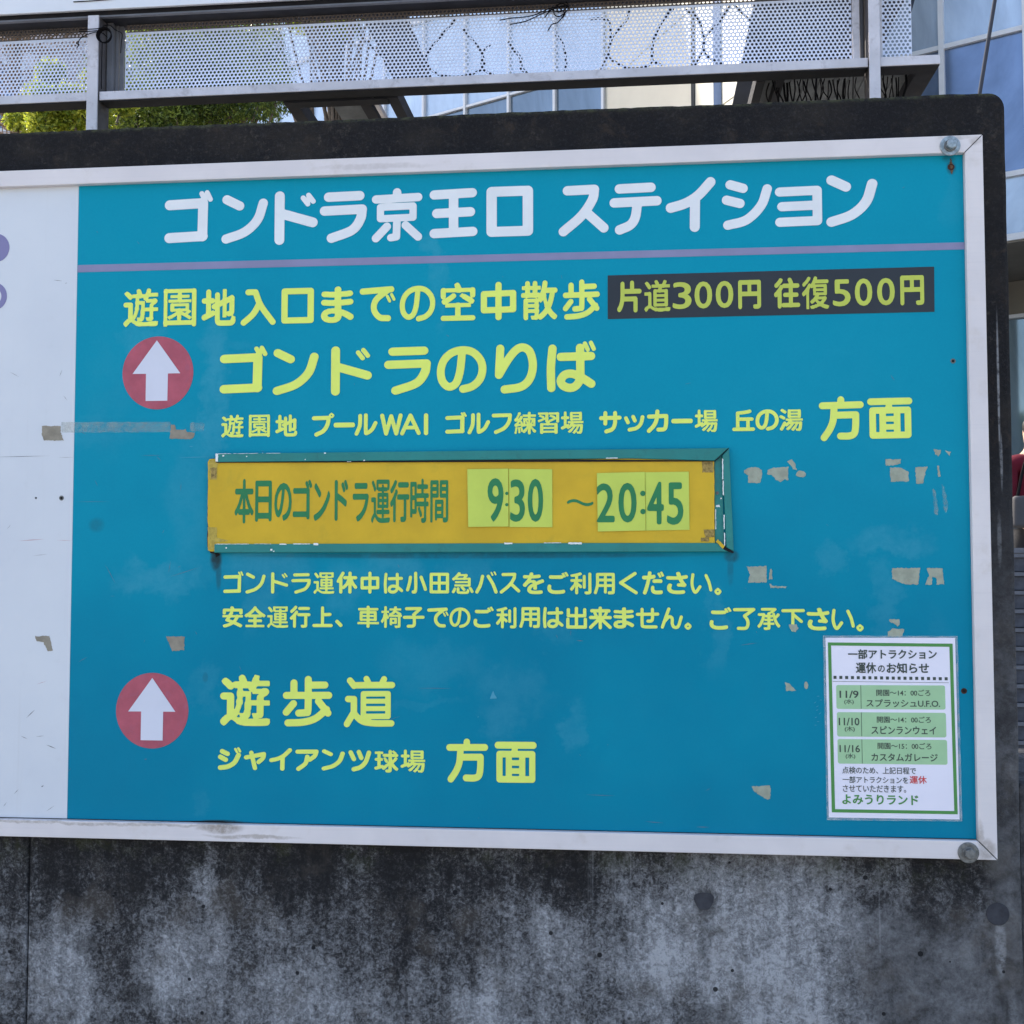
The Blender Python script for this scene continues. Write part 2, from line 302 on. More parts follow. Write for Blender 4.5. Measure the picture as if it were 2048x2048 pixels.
# brush paths of the characters drawn with an even, round-ended stroke: (height of the line, [(width factor, smooth, points), ...]), y down
def _k(*st): return [(s[0], s[1], s[2:]) for s in st]
STROKES = {
 'ゴ': (200, _k((1, 0, (655, 155), (787, 151), (785, 279)), (1, 0, (655, 282), (787, 278)), (.5, 0, (781, 114), (794, 140)), (.5, 0, (802, 111), (815, 137)))),
 'ン': (188, _k((1, 0, (875, 132), (925, 158)), (1, 1, (1017, 150), (995, 215), (945, 262), (873, 287)))),
 'ド': (200, _k((1, 0, (1080, 118), (1080, 290)), (1, 0, (1080, 185), (1210, 225)), (.52, 0, (1172, 128), (1190, 152)), (.52, 0, (1193, 118), (1211, 142)))),
 'ラ': (195, _k((1, 0, (1268, 120), (1390, 118)), (1, 0, (1252, 175), (1400, 172)), (1, 1, (1400, 172), (1393, 212), (1360, 255), (1280, 284)))),
 '京': (207, _k((.8, 0, (1535, 107), (1535, 130)), (.8, 0, (1455, 132), (1615, 128)), (.68, 0, (1472, 163), (1596, 161), (1596, 205), (1472, 207), (1472, 163)), (.72, 0, (1535, 210), (1533, 278), (1512, 281)), (.78, 0, (1497, 238), (1455, 282)), (.78, 0, (1568, 235), (1615, 280)))),
 '王': (190, _k((1, 0, (1678, 112), (1825, 108)), (1, 0, (1688, 186), (1818, 183)), (1, 0, (1678, 265), (1827, 261)), (1, 0, (1753, 110), (1753, 263)))),
 '口': (193, _k((1, 0, (0, 0), (130, 0), (130, 150), (0, 150), (0, 0)))),
 'ス': (187, _k((1, 0, (248, 202), (350, 200)), (1, 1, (350, 200), (342, 240), (300, 300), (232, 357)), (1, 0, (315, 282), (385, 347)))),
 'テ': (188, _k((1, 0, (440, 195), (560, 193)), (1, 0, (420, 248), (582, 245)), (1, 1, (508, 250), (500, 305), (480, 335), (440, 352)))),
 'イ': (200, _k((1, 1, (782, 172), (735, 222), (685, 252), (628, 268)), (1, 0, (722, 240), (720, 345)))),
 'シ': (183, _k((1, 0, (850, 180), (898, 195)), (1, 0, (836, 238), (886, 252)), (1, 1, (988, 200), (965, 262), (910, 315), (840, 333)))),
 'ョ': (180, _k((1, 0, (1032, 207), (1170, 205), (1170, 320)), (1, 0, (1040, 263), (1165, 261)), (1, 0, (1032, 322), (1170, 320)))),
 'の': (420, _k((1, 1, (600, 215), (580, 400), (540, 515), (470, 546), (410, 490), (394, 390), (425, 290), (500, 220), (600, 195), (700, 215), (775, 290), (797, 385), (770, 480), (700, 545), (610, 570)))),
 'り': (440, _k((1, 0, (968, 178), (955, 430)), (1, 1, (955, 430), (1040, 290), (1120, 195), (1190, 170), (1255, 215), (1284, 340), (1255, 470), (1170, 548), (1010, 572)))),
 'ば': (450, _k((1, 1, (1472, 178), (1456, 370), (1460, 560)), (1, 0, (1552, 260), (1843, 256)), (1, 1, (1738, 175), (1740, 400), (1733, 490), (1690, 548), (1630, 562), (1570, 535), (1552, 487), (1590, 435), (1660, 425), (1745, 460), (1845, 525)), (.5, 0, (1785, 133), (1812, 193)), (.5, 0, (1843, 127), (1870, 187)))),
 'は': (205, _k((1, 1, (240, 515), (232, 610), (238, 695)), (1, 0, (275, 560), (405, 556)), (1, 1, (360, 515), (362, 620), (360, 662), (340, 688), (310, 695), (280, 685), (275, 660), (295, 638), (330, 635), (370, 650), (408, 680)))),
 '方': (270, _k((1, 0, (835, 550), (835, 587)), (1, 0, (705, 590), (970, 586)), (1, 1, (788, 592), (780, 690), (755, 755), (715, 812)), (1, 0, (790, 657), (938, 655)), (1, 1, (938, 655), (936, 735), (925, 785), (890, 802), (830, 802)))),
 '面': (270, _k((1, 0, (1040, 560), (1305, 558)), (.9, 0, (1172, 565), (1160, 615)), (.95, 0, (1052, 622), (1297, 620), (1297, 795), (1052, 797), (1052, 622)), (.95, 0, (1122, 622), (1122, 795)), (.95, 0, (1222, 622), (1222, 795)), (.8, 0, (1122, 682), (1222, 682)), (.8, 0, (1122, 738), (1222, 738)))),
 '歩': (270, _k((.9, 0, (517, 705), (517, 770)), (.9, 1, (597, 685), (597, 850), (585, 868), (545, 872)), (.9, 0, (600, 717), (690, 715)), (.9, 0, (475, 775), (712, 772)), (.9, 0, (515, 820), (475, 868)), (.9, 0, (655, 805), (708, 870)), (.9, 1, (700, 850), (640, 900), (570, 922), (485, 927)))),
 '道': (270, _k((.8, 0, (828, 697), (850, 725)), (.8, 0, (862, 722), (1058, 719)), (.75, 0, (918, 687), (932, 715)), (.75, 0, (1015, 687), (1001, 715)), (.68, 0, (902, 768), (1037, 766), (1037, 888), (902, 890), (902, 768)), (.6, 0, (902, 808), (1037, 806)), (.6, 0, (902, 848), (1037, 846)), (.8, 0, (818, 797), (850, 797), (850, 868), (812, 932)), (.8, 1, (850, 875), (895, 915), (960, 926), (1055, 925)))),
 '入': (140, _k((1, 0, (960, 493), (987, 493)), (1, 1, (987, 493), (1008, 545), (1053, 607)), (1, 1, (1003, 535), (980, 575), (943, 608)))),
 '中': (148, _k((1, 0, (1870, 500), (1982, 498), (1982, 562), (1870, 564), (1870, 500)), (1, 0, (1926, 465), (1926, 592)))),
 'で': (137, _k((1, 0, (1404, 494), (1512, 488)), (1, 1, (1500, 490), (1455, 525), (1447, 560), (1468, 588), (1500, 592)), (.5, 0, (1497, 513), (1506, 530)), (.5, 0, (1513, 507), (1522, 524)))),
 'フ': (195, _k((1, 0, (518, 150), (675, 148)), (1, 1, (675, 148), (665, 210), (620, 272), (540, 310)))),
 'プ': (175, _k((1, 0, (765, 140), (880, 138)), (1, 1, (880, 138), (872, 190), (840, 240), (785, 268)), (.45, 1, (903, 106), (917, 120), (903, 134), (889, 120), (903, 106)))),
 'ル': (200, _k((1, 1, (318, 145), (314, 240), (283, 315)), (1, 1, (372, 140), (372, 290), (382, 310), (430, 278), (465, 215)))),
 'ー': (185, _k((.95, 0, (700, 219), (845, 219)))),
 'W': (172, _k((1, 0, (1291, 120), (1322, 262), (1362, 125), (1402, 262), (1436, 120)))),
 'A': (172, _k((1, 0, (1446, 260), (1511, 120), (1576, 258)), (.9, 0, (1472, 215), (1550, 215)))),
 'I': (172, _k((1, 0, (1631, 117), (1631, 258)))),
 'サ': (188, _k((1, 0, (90, 193), (252, 191)), (1, 0, (127, 150), (127, 240)), (1, 1, (213, 150), (211, 240), (188, 288), (135, 308)))),
 'ッ': (175, _k((1, 0, (300, 193), (317, 230)), (1, 0, (362, 182), (377, 215)), (1, 1, (443, 185), (428, 242), (390, 280), (330, 293)))),
 'ツ': (135, _k((1, 0, (832, 1088), (850, 1125)), (1, 0, (878, 1085), (892, 1118)), (1, 1, (935, 1088), (917, 1140), (888, 1170), (850, 1183)))),
 'カ': (190, _k((1, 1, (567, 137), (560, 205), (538, 255), (493, 302)), (1, 0, (495, 180), (643, 176)), (1, 1, (643, 176), (640, 250), (625, 287), (575, 292)))),
 'ジ': (145, _k((1, 0, (122, 1080), (152, 1094)), (1, 0, (112, 1112), (142, 1128)), (1, 1, (215, 1100), (192, 1143), (155, 1167), (112, 1174)), (.5, 0, (196, 1066), (206, 1083)), (.5, 0, (213, 1062), (223, 1079)))),
 'ャ': (125, _k((1, 0, (255, 1118), (350, 1098)), (1, 1, (350, 1098), (345, 1120), (322, 1142)), (1, 0, (283, 1092), (303, 1175)))),
 'ア': (125, _k((1, 0, (540, 1085), (640, 1083)), (1, 1, (640, 1083), (630, 1108), (605, 1128)), (1, 1, (592, 1112), (582, 1150), (545, 1180)))),
 'バ': (120, _k((1, 1, (1560, 118), (1548, 165), (1528, 203)), (1, 1, (1592, 118), (1618, 160), (1635, 203)), (.5, 0, (1609, 98), (1616, 111)), (.5, 0, (1626, 95), (1633, 108)))),
 'く': (215, _k((1, 0, (1110, 180), (973, 270), (1120, 365)))),
 '小': (120, _k((1, 1, (1190, 100), (1190, 195), (1176, 205)), (1, 1, (1160, 122), (1153, 160), (1143, 193)), (1, 1, (1222, 122), (1237, 160), (1247, 190)))),
 '上': (115, _k((1, 0, (678, 295), (678, 388)), (1, 0, (680, 332), (720, 330)), (1, 0, (630, 390), (727, 390)))),
 '下': (200, _k((1, 0, (800, 200), (1000, 198)), (1, 0, (898, 200), (895, 385)), (1, 0, (905, 240), (980, 303)))),
 '了': (205, _k((1, 0, (335, 190), (520, 188), (430, 250)), (1, 1, (430, 250), (458, 290), (462, 335), (440, 368), (370, 370)))),
 'い': (205, _k((1, 1, (1295, 200), (1285, 285), (1300, 350), (1325, 370), (1367, 318)), (1, 1, (1430, 208), (1460, 275), (1478, 348)))),
 '。': (205, _k((.85, 1, (1545, 340), (1570, 365), (1545, 390), (1520, 365), (1545, 340)))),
 '田': (118, _k((.95, 0, (1278, 107), (1367, 107), (1367, 203), (1278, 203), (1278, 107)), (.9, 0, (1278, 155), (1367, 155)), (.9, 0, (1322, 107), (1322, 203)))),
 '用': (117, _k((.95, 1, (1780, 297), (1780, 350), (1775, 375), (1768, 395)), (.95, 0, (1780, 297), (1868, 297)), (.95, 1, (1868, 297), (1868, 385), (1860, 395), (1845, 396)), (.85, 0, (1780, 327), (1868, 327)), (.85, 0, (1780, 357), (1868, 357)), (.9, 0, (1824, 297), (1824, 392)))),
 '子': (115, _k((1, 0, (1140, 296), (1218, 295), (1180, 330)), (1, 1, (1182, 330), (1184, 380), (1175, 394), (1150, 395)), (1, 0, (1128, 345), (1232, 344)))),
 'せ': (200, _k((1, 0, (1132, 573), (1332, 570)), (1, 1, (1280, 525), (1280, 610), (1268, 635), (1235, 637)), (1, 1, (1178, 525), (1178, 660), (1195, 690), (1315, 692)))),
 'ん': (208, _k((1, 1, (1438, 520), (1405, 610), (1373, 702)), (1, 1, (1390, 650), (1440, 598), (1470, 615), (1472, 670), (1490, 702), (1530, 695), (1562, 600)))),
 '出': (213, _k((1, 0, (546, 512), (546, 700)), (1, 0, (467, 525), (467, 585), (627, 585), (627, 525)), (1, 0, (462, 620), (462, 698), (633, 698), (633, 620)))),
 '来': (220, _k((1, 0, (692, 538), (862, 538)), (.9, 0, (722, 560), (735, 588)), (.9, 0, (838, 560), (822, 588)), (1, 0, (680, 605), (875, 605)), (1, 0, (776, 512), (776, 706)), (1, 0, (770, 615), (680, 702)), (1, 0, (782, 615), (874, 702)))),
 '休': (120, _k((1, 0, (790, 100), (763, 145)), (1, 0, (778, 125), (778, 205)), (1, 0, (800, 125), (862, 125)), (1, 0, (830, 100), (830, 205)), (1, 1, (826, 130), (813, 160), (793, 180)), (1, 1, (834, 130), (846, 158), (862, 178)))),
}

# ---------------------------------------------------------------- lettering: outlines of the built-in font, rounded and thickened
def raw_outline(ch):
    cu = bpy.data.curves.new('g', 'FONT'); cu.body = ch; cu.resolution_u = 4
    o = bpy.data.objects.new('g', cu); me = o.to_mesh()
    cnt = {}
    for p in me.polygons:
        for e in p.edge_keys: cnt[e] = cnt.get(e, 0)+1
    co = [(v.co.x, v.co.y) for v in me.vertices]
    seg = np.array([co[a]+co[b] for (a, b), k in cnt.items() if k == 1], dtype=np.float32)
    o.to_mesh_clear(); bpy.data.objects.remove(o); bpy.data.curves.remove(cu)
    return seg
def dist_field(seg, X, Y):
    x = X.ravel()[:, None]; y = Y.ravel()[:, None]
    ax, ay, bx, by = (seg[:, i][None, :] for i in range(4)); dx, dy = bx-ax, by-ay
    L = dx*dx+dy*dy+1e-12
    out = np.empty(x.shape[0], np.float32); ins = np.zeros(x.shape[0], bool)
    for i in range(0, x.shape[0], 2048):
        px, py = x[i:i+2048], y[i:i+2048]
        t = np.clip(((px-ax)*dx+(py-ay)*dy)/L, 0, 1)
        out[i:i+2048] = np.sqrt((((px-ax-t*dx)**2)+((py-ay-t*dy)**2)).min(1))
        cr = ((ay > py) != (by > py)) & (px < dx*(py-ay)/np.where(np.abs(dy) < 1e-9, 1e-9, dy)+ax)
        ins[i:i+2048] = (cr.sum(1) % 2) == 1
    return np.where(ins, -out, out).reshape(X.shape)
def contours(F, xs, ys, lev):
    """closed loops of F == lev by marching squares"""
    G = F-lev; G[np.abs(G) < 1e-7] = 1e-7; neg = G < 0; nx, ny = F.shape; nxt = {}; pos = {}
    def pt(i, j, i2, j2):
        k = (i, j, i2, j2)
        if k not in pos:
            a, b = G[i, j], G[i2, j2]; t = a/(a-b)
            pos[k] = (xs[i]+(xs[i2]-xs[i])*t, ys[j]+(ys[j2]-ys[j])*t)
        return k
    code = neg[:-1, :-1]*1+neg[1:, :-1]*2+neg[1:, 1:]*4+neg[:-1, 1:]*8
    for i, j in zip(*np.nonzero((code > 0) & (code < 15))):
        c = int(code[i, j]); B = (i, j, i+1, j); R = (i+1, j, i+1, j+1); T = (i, j+1, i+1, j+1); L = (i, j, i, j+1)
        for a, b in {1: [(B, L)], 2: [(R, B)], 3: [(R, L)], 4: [(T, R)], 5: [(B, R), (T, L)], 6: [(T, B)], 7: [(T, L)], 8: [(L, T)], 9: [(B, T)],
                     10: [(L, B), (R, T)], 11: [(R, T)], 12: [(L, R)], 13: [(B, R)], 14: [(L, B)]}[c]:
            nxt[pt(*a)] = pt(*b)
    loops = []
    while nxt:
        k0 = next(iter(nxt)); lp = []; k = k0
        while k in nxt: lp.append(pos[k]); k = nxt.pop(k)
        if len(lp) > 5: loops.append(lp)
    return loops
def simplify(lp, eps):
    out = list(lp)
    for _ in range(3):
        keep = []; n = len(out); i = 0; skip = False
        for i in range(n):
            a, b, c = out[i-1], out[i], out[(i+1) % n]
            dx, dy = c[0]-a[0], c[1]-a[1]; L = math.hypot(dx, dy)+1e-9
            if not skip and abs((b[0]-a[0])*dy-(b[1]-a[1])*dx)/L < eps: skip = True; continue
            keep.append(b); skip = False
        out = keep
    return out
GC = {}
def glyph(ch, dil, r=.030, pre=1.0, n=84):
    key = (ch, dil, r, pre)
    if key in GC: return GC[key]
    seg = raw_outline(ch).copy(); seg[:, 0] *= pre; seg[:, 2] *= pre
    x0, x1 = seg[:, [0, 2]].min(), seg[:, [0, 2]].max(); y0, y1 = seg[:, [1, 3]].min(), seg[:, [1, 3]].max()
    m = dil+.03; h = max(x1-x0, y1-y0)+2*m; st = h/n
    xs = np.arange(x0-m, x1+m+st, st, dtype=np.float32); ys = np.arange(y0-m, y1+m+st, st, dtype=np.float32)
    X, Y = np.meshgrid(xs, ys, indexing='ij')
    s0 = dist_field(seg, X, Y); F = s0-dil
    if r > 0:
        lp = contours(s0.copy(), xs, ys, -r)
        if lp:
            sg = np.array([(*l[i-1], *l[i]) for l in lp for i in range(len(l))], dtype=np.float32)
            F = np.minimum(dist_field(sg, X, Y)-(r+dil), s0-dil*.55)
    loops = [simplify(l, .0011) for l in contours(F, xs, ys, 0.)]
    loops = [l for l in loops if len(l) > 4]
    ax = [p[0] for l in loops for p in l]; ay = [p[1] for l in loops for p in l]
    GC[key] = (loops, min(ax), max(ax), min(ay), max(ay)); return GC[key]
def brush(ch, k):
    """outline of a character drawn as round-ended strokes; k scales the stroke"""
    key = (ch, 'brush', k)
    if key in GC: return GC[key]
    H, st = STROKES[ch]; h0 = .0875*k; P = []
    allp = np.array([q for s_ in st for q in s_[2]], dtype=np.float64); ox, oy = allp[:, 0].min(), allp[:, 1].max()
    st2 = []
    for wf, sm, pts in st:
        L = [((x-ox)/H, (oy-y)/H, 0) for x, y in pts]
        if sm and len(L) > 2: L = [tuple(v) for v in spline(L, 5)]
        st2.append((wf*h0, np.array([(*L[i-1][:2], *L[i][:2]) for i in range(1, len(L))], dtype=np.float32)))
    m = h0+.03; x1 = (allp[:, 0].max()-ox)/H; y1 = (oy-allp[:, 1].min())/H; stp = (max(x1, y1)+2*m)/90
    xs = np.arange(-m, x1+m+stp, stp, dtype=np.float32); ys = np.arange(-m, y1+m+stp, stp, dtype=np.float32)
    X, Y = np.meshgrid(xs, ys, indexing='ij'); F = None
    for hw, sg in st2:
        d = np.abs(dist_field(sg, X, Y))-hw; F = d if F is None else np.minimum(F, d)
    loops = [l for l in (simplify(l, .0011) for l in contours(F, xs, ys, 0.)) if len(l) > 4]
    ax = [p[0] for l in loops for p in l]; ay = [p[1] for l in loops for p in l]
    GC[key] = (loops, min(ax), max(ax), min(ay), max(ay)); return GC[key]
def fill(loops, depth):
    cu = bpy.data.curves.new('f', 'CURVE'); cu.dimensions = '2D'; cu.fill_mode = 'FRONT'; cu.extrude = depth/2
    for l in loops:
        sp = cu.splines.new('POLY'); sp.points.add(len(l)-1); sp.points.foreach_set('co', [c for p in l for c in (p[0], p[1], 0, 1)]); sp.use_cyclic_u = True
    o = bpy.data.objects.new('f', cu); me = o.to_mesh()
    v = [tuple(q.co) for q in me.vertices]; f = [tuple(p.vertices) for p in me.polygons]
    o.to_mesh_clear(); bpy.data.objects.remove(o); bpy.data.curves.remove(cu)
    return v, f
def lettering(text, boxes, mat, parent, y, dil=.04, dense={}, r=.03, pre=False, name='lettering', depth=.0004, k=0):
    """one mesh for a line of text; boxes give each character's extent on the board in 0.1 mm"""
    for ch, (x0, x1, z0, z1) in zip(text, boxes):
        x0, x1, z0, z1 = x0/1e4, x1/1e4, z0/1e4, z1/1e4; p = 1.0
        if pre:
            sg = raw_outline(ch); nw = np.ptp(sg[:, [0, 2]]); nh = np.ptp(sg[:, [1, 3]]); p = float(((x1-x0)/(z1-z0))/(nw/nh))
        lo, a0, a1, b0, b1 = brush(ch, k) if (k and ch in STROKES) else glyph(ch, dense.get(ch, dil), r, round(p, 2))
        kx, kz = (x1-x0)/(a1-a0), (z1-z0)/(b1-b0)
        L = [[(x0+(q[0]-a0)*kx, z0+(q[1]-b0)*kz) for q in l] for l in lo]
        v, f = fill(L, depth); mesh(name, [(a, y-c-depth/2, b) for a, b, c in v], f, mat, parent)
def print_line(text, x0, x1, z0, z1, mat, parent, y, bold=0., name='lettering'):
    """small printed line stretched to its extent (millimetres on the sheet)"""
    if bold > .015:
        v, f = [], []
        for i, ch in enumerate(text):
            lo = glyph(ch, bold, 0, 1.0, 60)[0]; vv, ff = fill([[(q[0]+i, q[1]) for q in l] for l in lo], 0.)
            b = len(v); v += vv; f += [tuple(j+b for j in t_) for t_ in ff]
        return fit_mesh(v, f, x0, x1, z0, z1, mat, parent, y, name)
    cu = bpy.data.curves.new('p', 'FONT'); cu.body = text; cu.resolution_u = 3; cu.offset = bold; cu.space_character = .96
    o = bpy.data.objects.new('p', cu); me = o.to_mesh()
    v = [tuple(q.co) for q in me.vertices]; f = [tuple(p.vertices) for p in me.polygons]
    o.to_mesh_clear(); bpy.data.objects.remove(o); bpy.data.curves.remove(cu)
    return fit_mesh(v, f, x0, x1, z0, z1, mat, parent, y, name)
def fit_mesh(v, f, x0, x1, z0, z1, mat, parent, y, name):
    a0 = min(q[0] for q in v); a1 = max(q[0] for q in v); b0 = min(q[1] for q in v); b1 = max(q[1] for q in v)
    kx = (x1-x0)/(a1-a0)/1000; kz = (z1-z0)/(b1-b0)/1000
    return mesh(name, [(x0/1000+(a-a0)*kx, y, z0/1000+(b-b0)*kz) for a, b, _ in v], f, mat, parent)

# ---------------------------------------------------------------- the setting
def ground():
    t = NT('asphalt_ground'); n = t.noise(3, 6, .6); f = t.noise(80, 5, .7)
    m = t.done(t.mix(t.rng(n, .3, .7), t.mix(f, (.26, .245, .22), (.36, .34, .30)), (.31, .29, .26)), .9, 0., .2)
    o = mesh('ground', [(-600, -600, 0), (600, -600, 0), (600, 900, 0), (-600, 900, 0)], [(0, 1, 2, 3)], m); o['kind'] = 'structure'
    t = NT('terrace_paving'); br = t.n('ShaderNodeTexBrick'); t.l(t.mapv((2, 2, 2)), br.inputs['Vector'])
    br.inputs['Color1'].default_value = (.26, .25, .235, 1); br.inputs['Color2'].default_value = (.22, .215, .205, 1); br.inputs['Mortar'].default_value = (.09, .09, .09, 1)
    o = MB().box(2.0, 12, 5.96, 22, .004, .945).build('raised_terrace', t.done(br.outputs[0], .85)); o['kind'] = 'structure'
ground()

# ---------------------------------------------------------------- concrete wall
WT, WR, WY = 2.3635, 1.637, .02
wall = thing('concrete_wall', 'weathered concrete wall carrying the blue direction board, black with mould at its top', 'wall', (0, 0, 0))
def wall_outline(x0, x1):
    """right slab: full height at its right end, carried over the top to the far left"""
    pts = [(x0, 0.0), (x1, 0.0)]
    z = .25
    while z < WT-.03: pts.append((x1+nr.uniform(-.0007, .0007), z)); z += .05
    for k in range(7):
        q = k/6*math.pi/2; pts.append((x1-.027+.027*math.cos(q), WT-.027+.027*math.sin(q)))
    x = x1-.035
    while x > -4:
        pts.append((x, WT+nr.uniform(-.0009, .0009)+.0007*math.sin(x*9))); x -= .012 if x > -.5 else .2
    return pts+[(-4, WT), (-4, 1.092), (x0, 1.092)]
MB().box(-4.0, -.0823, WY, .46, 0, 1.090).build('wall_slab', M_CONC, wall, bevel=.004)
MB().prism(wall_outline(-.0808, WR), WY, .46).build('wall_slab', M_CONC, wall, bevel=.007)
MB().box(-.0823, -.0808, .026, .44, 0, 1.088).build('slab_joint', M_DIRTLINE, wall)
for x, z, r, o_ in ((1.5965, .9825, .0185, .0005), (1.5760, 1.5822, .0185, -.001), (-.62, .9825, .0185, -.001)):
    MB().lathe([(r, WY+.004), (r, WY-o_-.0004), (r*.93, WY-o_-.0012), (0.0005, WY-o_-.001)], x, z, 28).build('tie_hole_plug', M_PLUG, wall, smooth=False)
MB().box(WR+.0006, 2.1, .034, .44, 0, 1.195).build('wall_footing', M_CONC, wall, bevel=.01)
# spalled pit in the wall, lower middle
pit = [(1.118+.016*math.cos(a)*(1+.18*math.sin(3*a)), .990+.017*math.sin(a)*(1+.15*math.cos(2*a))) for a in np.arange(0, 6.28, .42)]
MB().prism(pit, WY-.0011, WY+.003).build('tie_hole_plug', M_PLUG, wall, bevel=.0008)

# ---------------------------------------------------------------- direction board
board = thing('direction_board', 'large blue direction board with white headline, yellow lettering and white metal frame', 'sign', (0, 0, 0))
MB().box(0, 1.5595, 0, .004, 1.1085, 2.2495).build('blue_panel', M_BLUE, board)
MB().box(-1.6, -.0004, 0, .004, 1.1085, 2.2495).build('white_panel', M_WHITE, board)
MB().box(-1.61, 1.57, .0045, .017, 1.095, 2.26).build('backing_sheet', M_DIRTLINE, board)
XI, XO, ZTI, ZTO, ZBI, ZBO, XL = 1.5598, 1.5893, 2.2490, 2.2785, 1.1072, 1.0773, -1.62
g = .00035
def rail(name, pts): return MB().prism(pts, -.0118, .0195).build(name, M_FRAME, board, bevel=.0012)
rail('frame_rail', [(XL, ZTI), (XI-g, ZTI), (XO-g, ZTO), (XL-.03, ZTO)])
rail('frame_rail', [(XL, ZBI), (XI-g, ZBI), (XO-g, ZBO), (XL-.03, ZBO)])
rail('frame_rail', [(XI, ZTI-g), (XI, ZBI+g), (XO, ZBO+g), (XO, ZTO-g)])
rail('frame_rail', [(XL-g, ZTI), (XL-g, ZBI), (XL-.03, ZBO), (XL-.03, ZTO)])
dl = MB()
for a, b in (((XI, ZTI), (XO-.002, ZTO-.002)), ((XI, ZBI), (XO-.001, ZBO+.001))):
    dx, dz = b[0]-a[0], b[1]-a[1]; L = math.hypot(dx, dz); nx, nz = -dz/L*.0005, dx/L*.0005
    dl.prism([(a[0]+nx, a[1]+nz), (b[0]+nx, b[1]+nz), (b[0]-nx, b[1]-nz), (a[0]-nx, a[1]-nz)], -.01195, -.0112)
dl.prism([(-1.6, ZBI+.0003), (1.559, ZBI+.0003), (1.559, ZBI+.0012), (.3, ZBI+.0013), (.285, ZBI+.0028), (.25, ZBI+.0024), (.2, ZBI+.0014), (-1.6, ZBI+.0016)], -.0006, -.0001)
dl.build('dirty_joint', M_DIRTLINE, board)

WORDS = {'title': 'ゴンドラ京王口 ステイション', 'walk': '遊園地入口までの空中散歩', 'fare': '片道300円 往復500円', 'gondola': 'ゴンドラのりば',
         'places': '遊園地 プールW|A|I ゴルフ練習場 サッカー場 丘の湯', 'toward': '方面', 'today': '本日のゴンドラ運行時間', 'c1': '9', 'c2': '30', 'c3': '20', 'c4': '45',
         'bus': 'ゴンドラ運休中は小田急バスをご利用ください。', 'safety': '安全運行上、車椅子でのご利用は出来ません。 ご了承下さい。', 'path': '遊歩道', 'stadium': 'ジャイアンツ球場', 'toward2': '方面'}
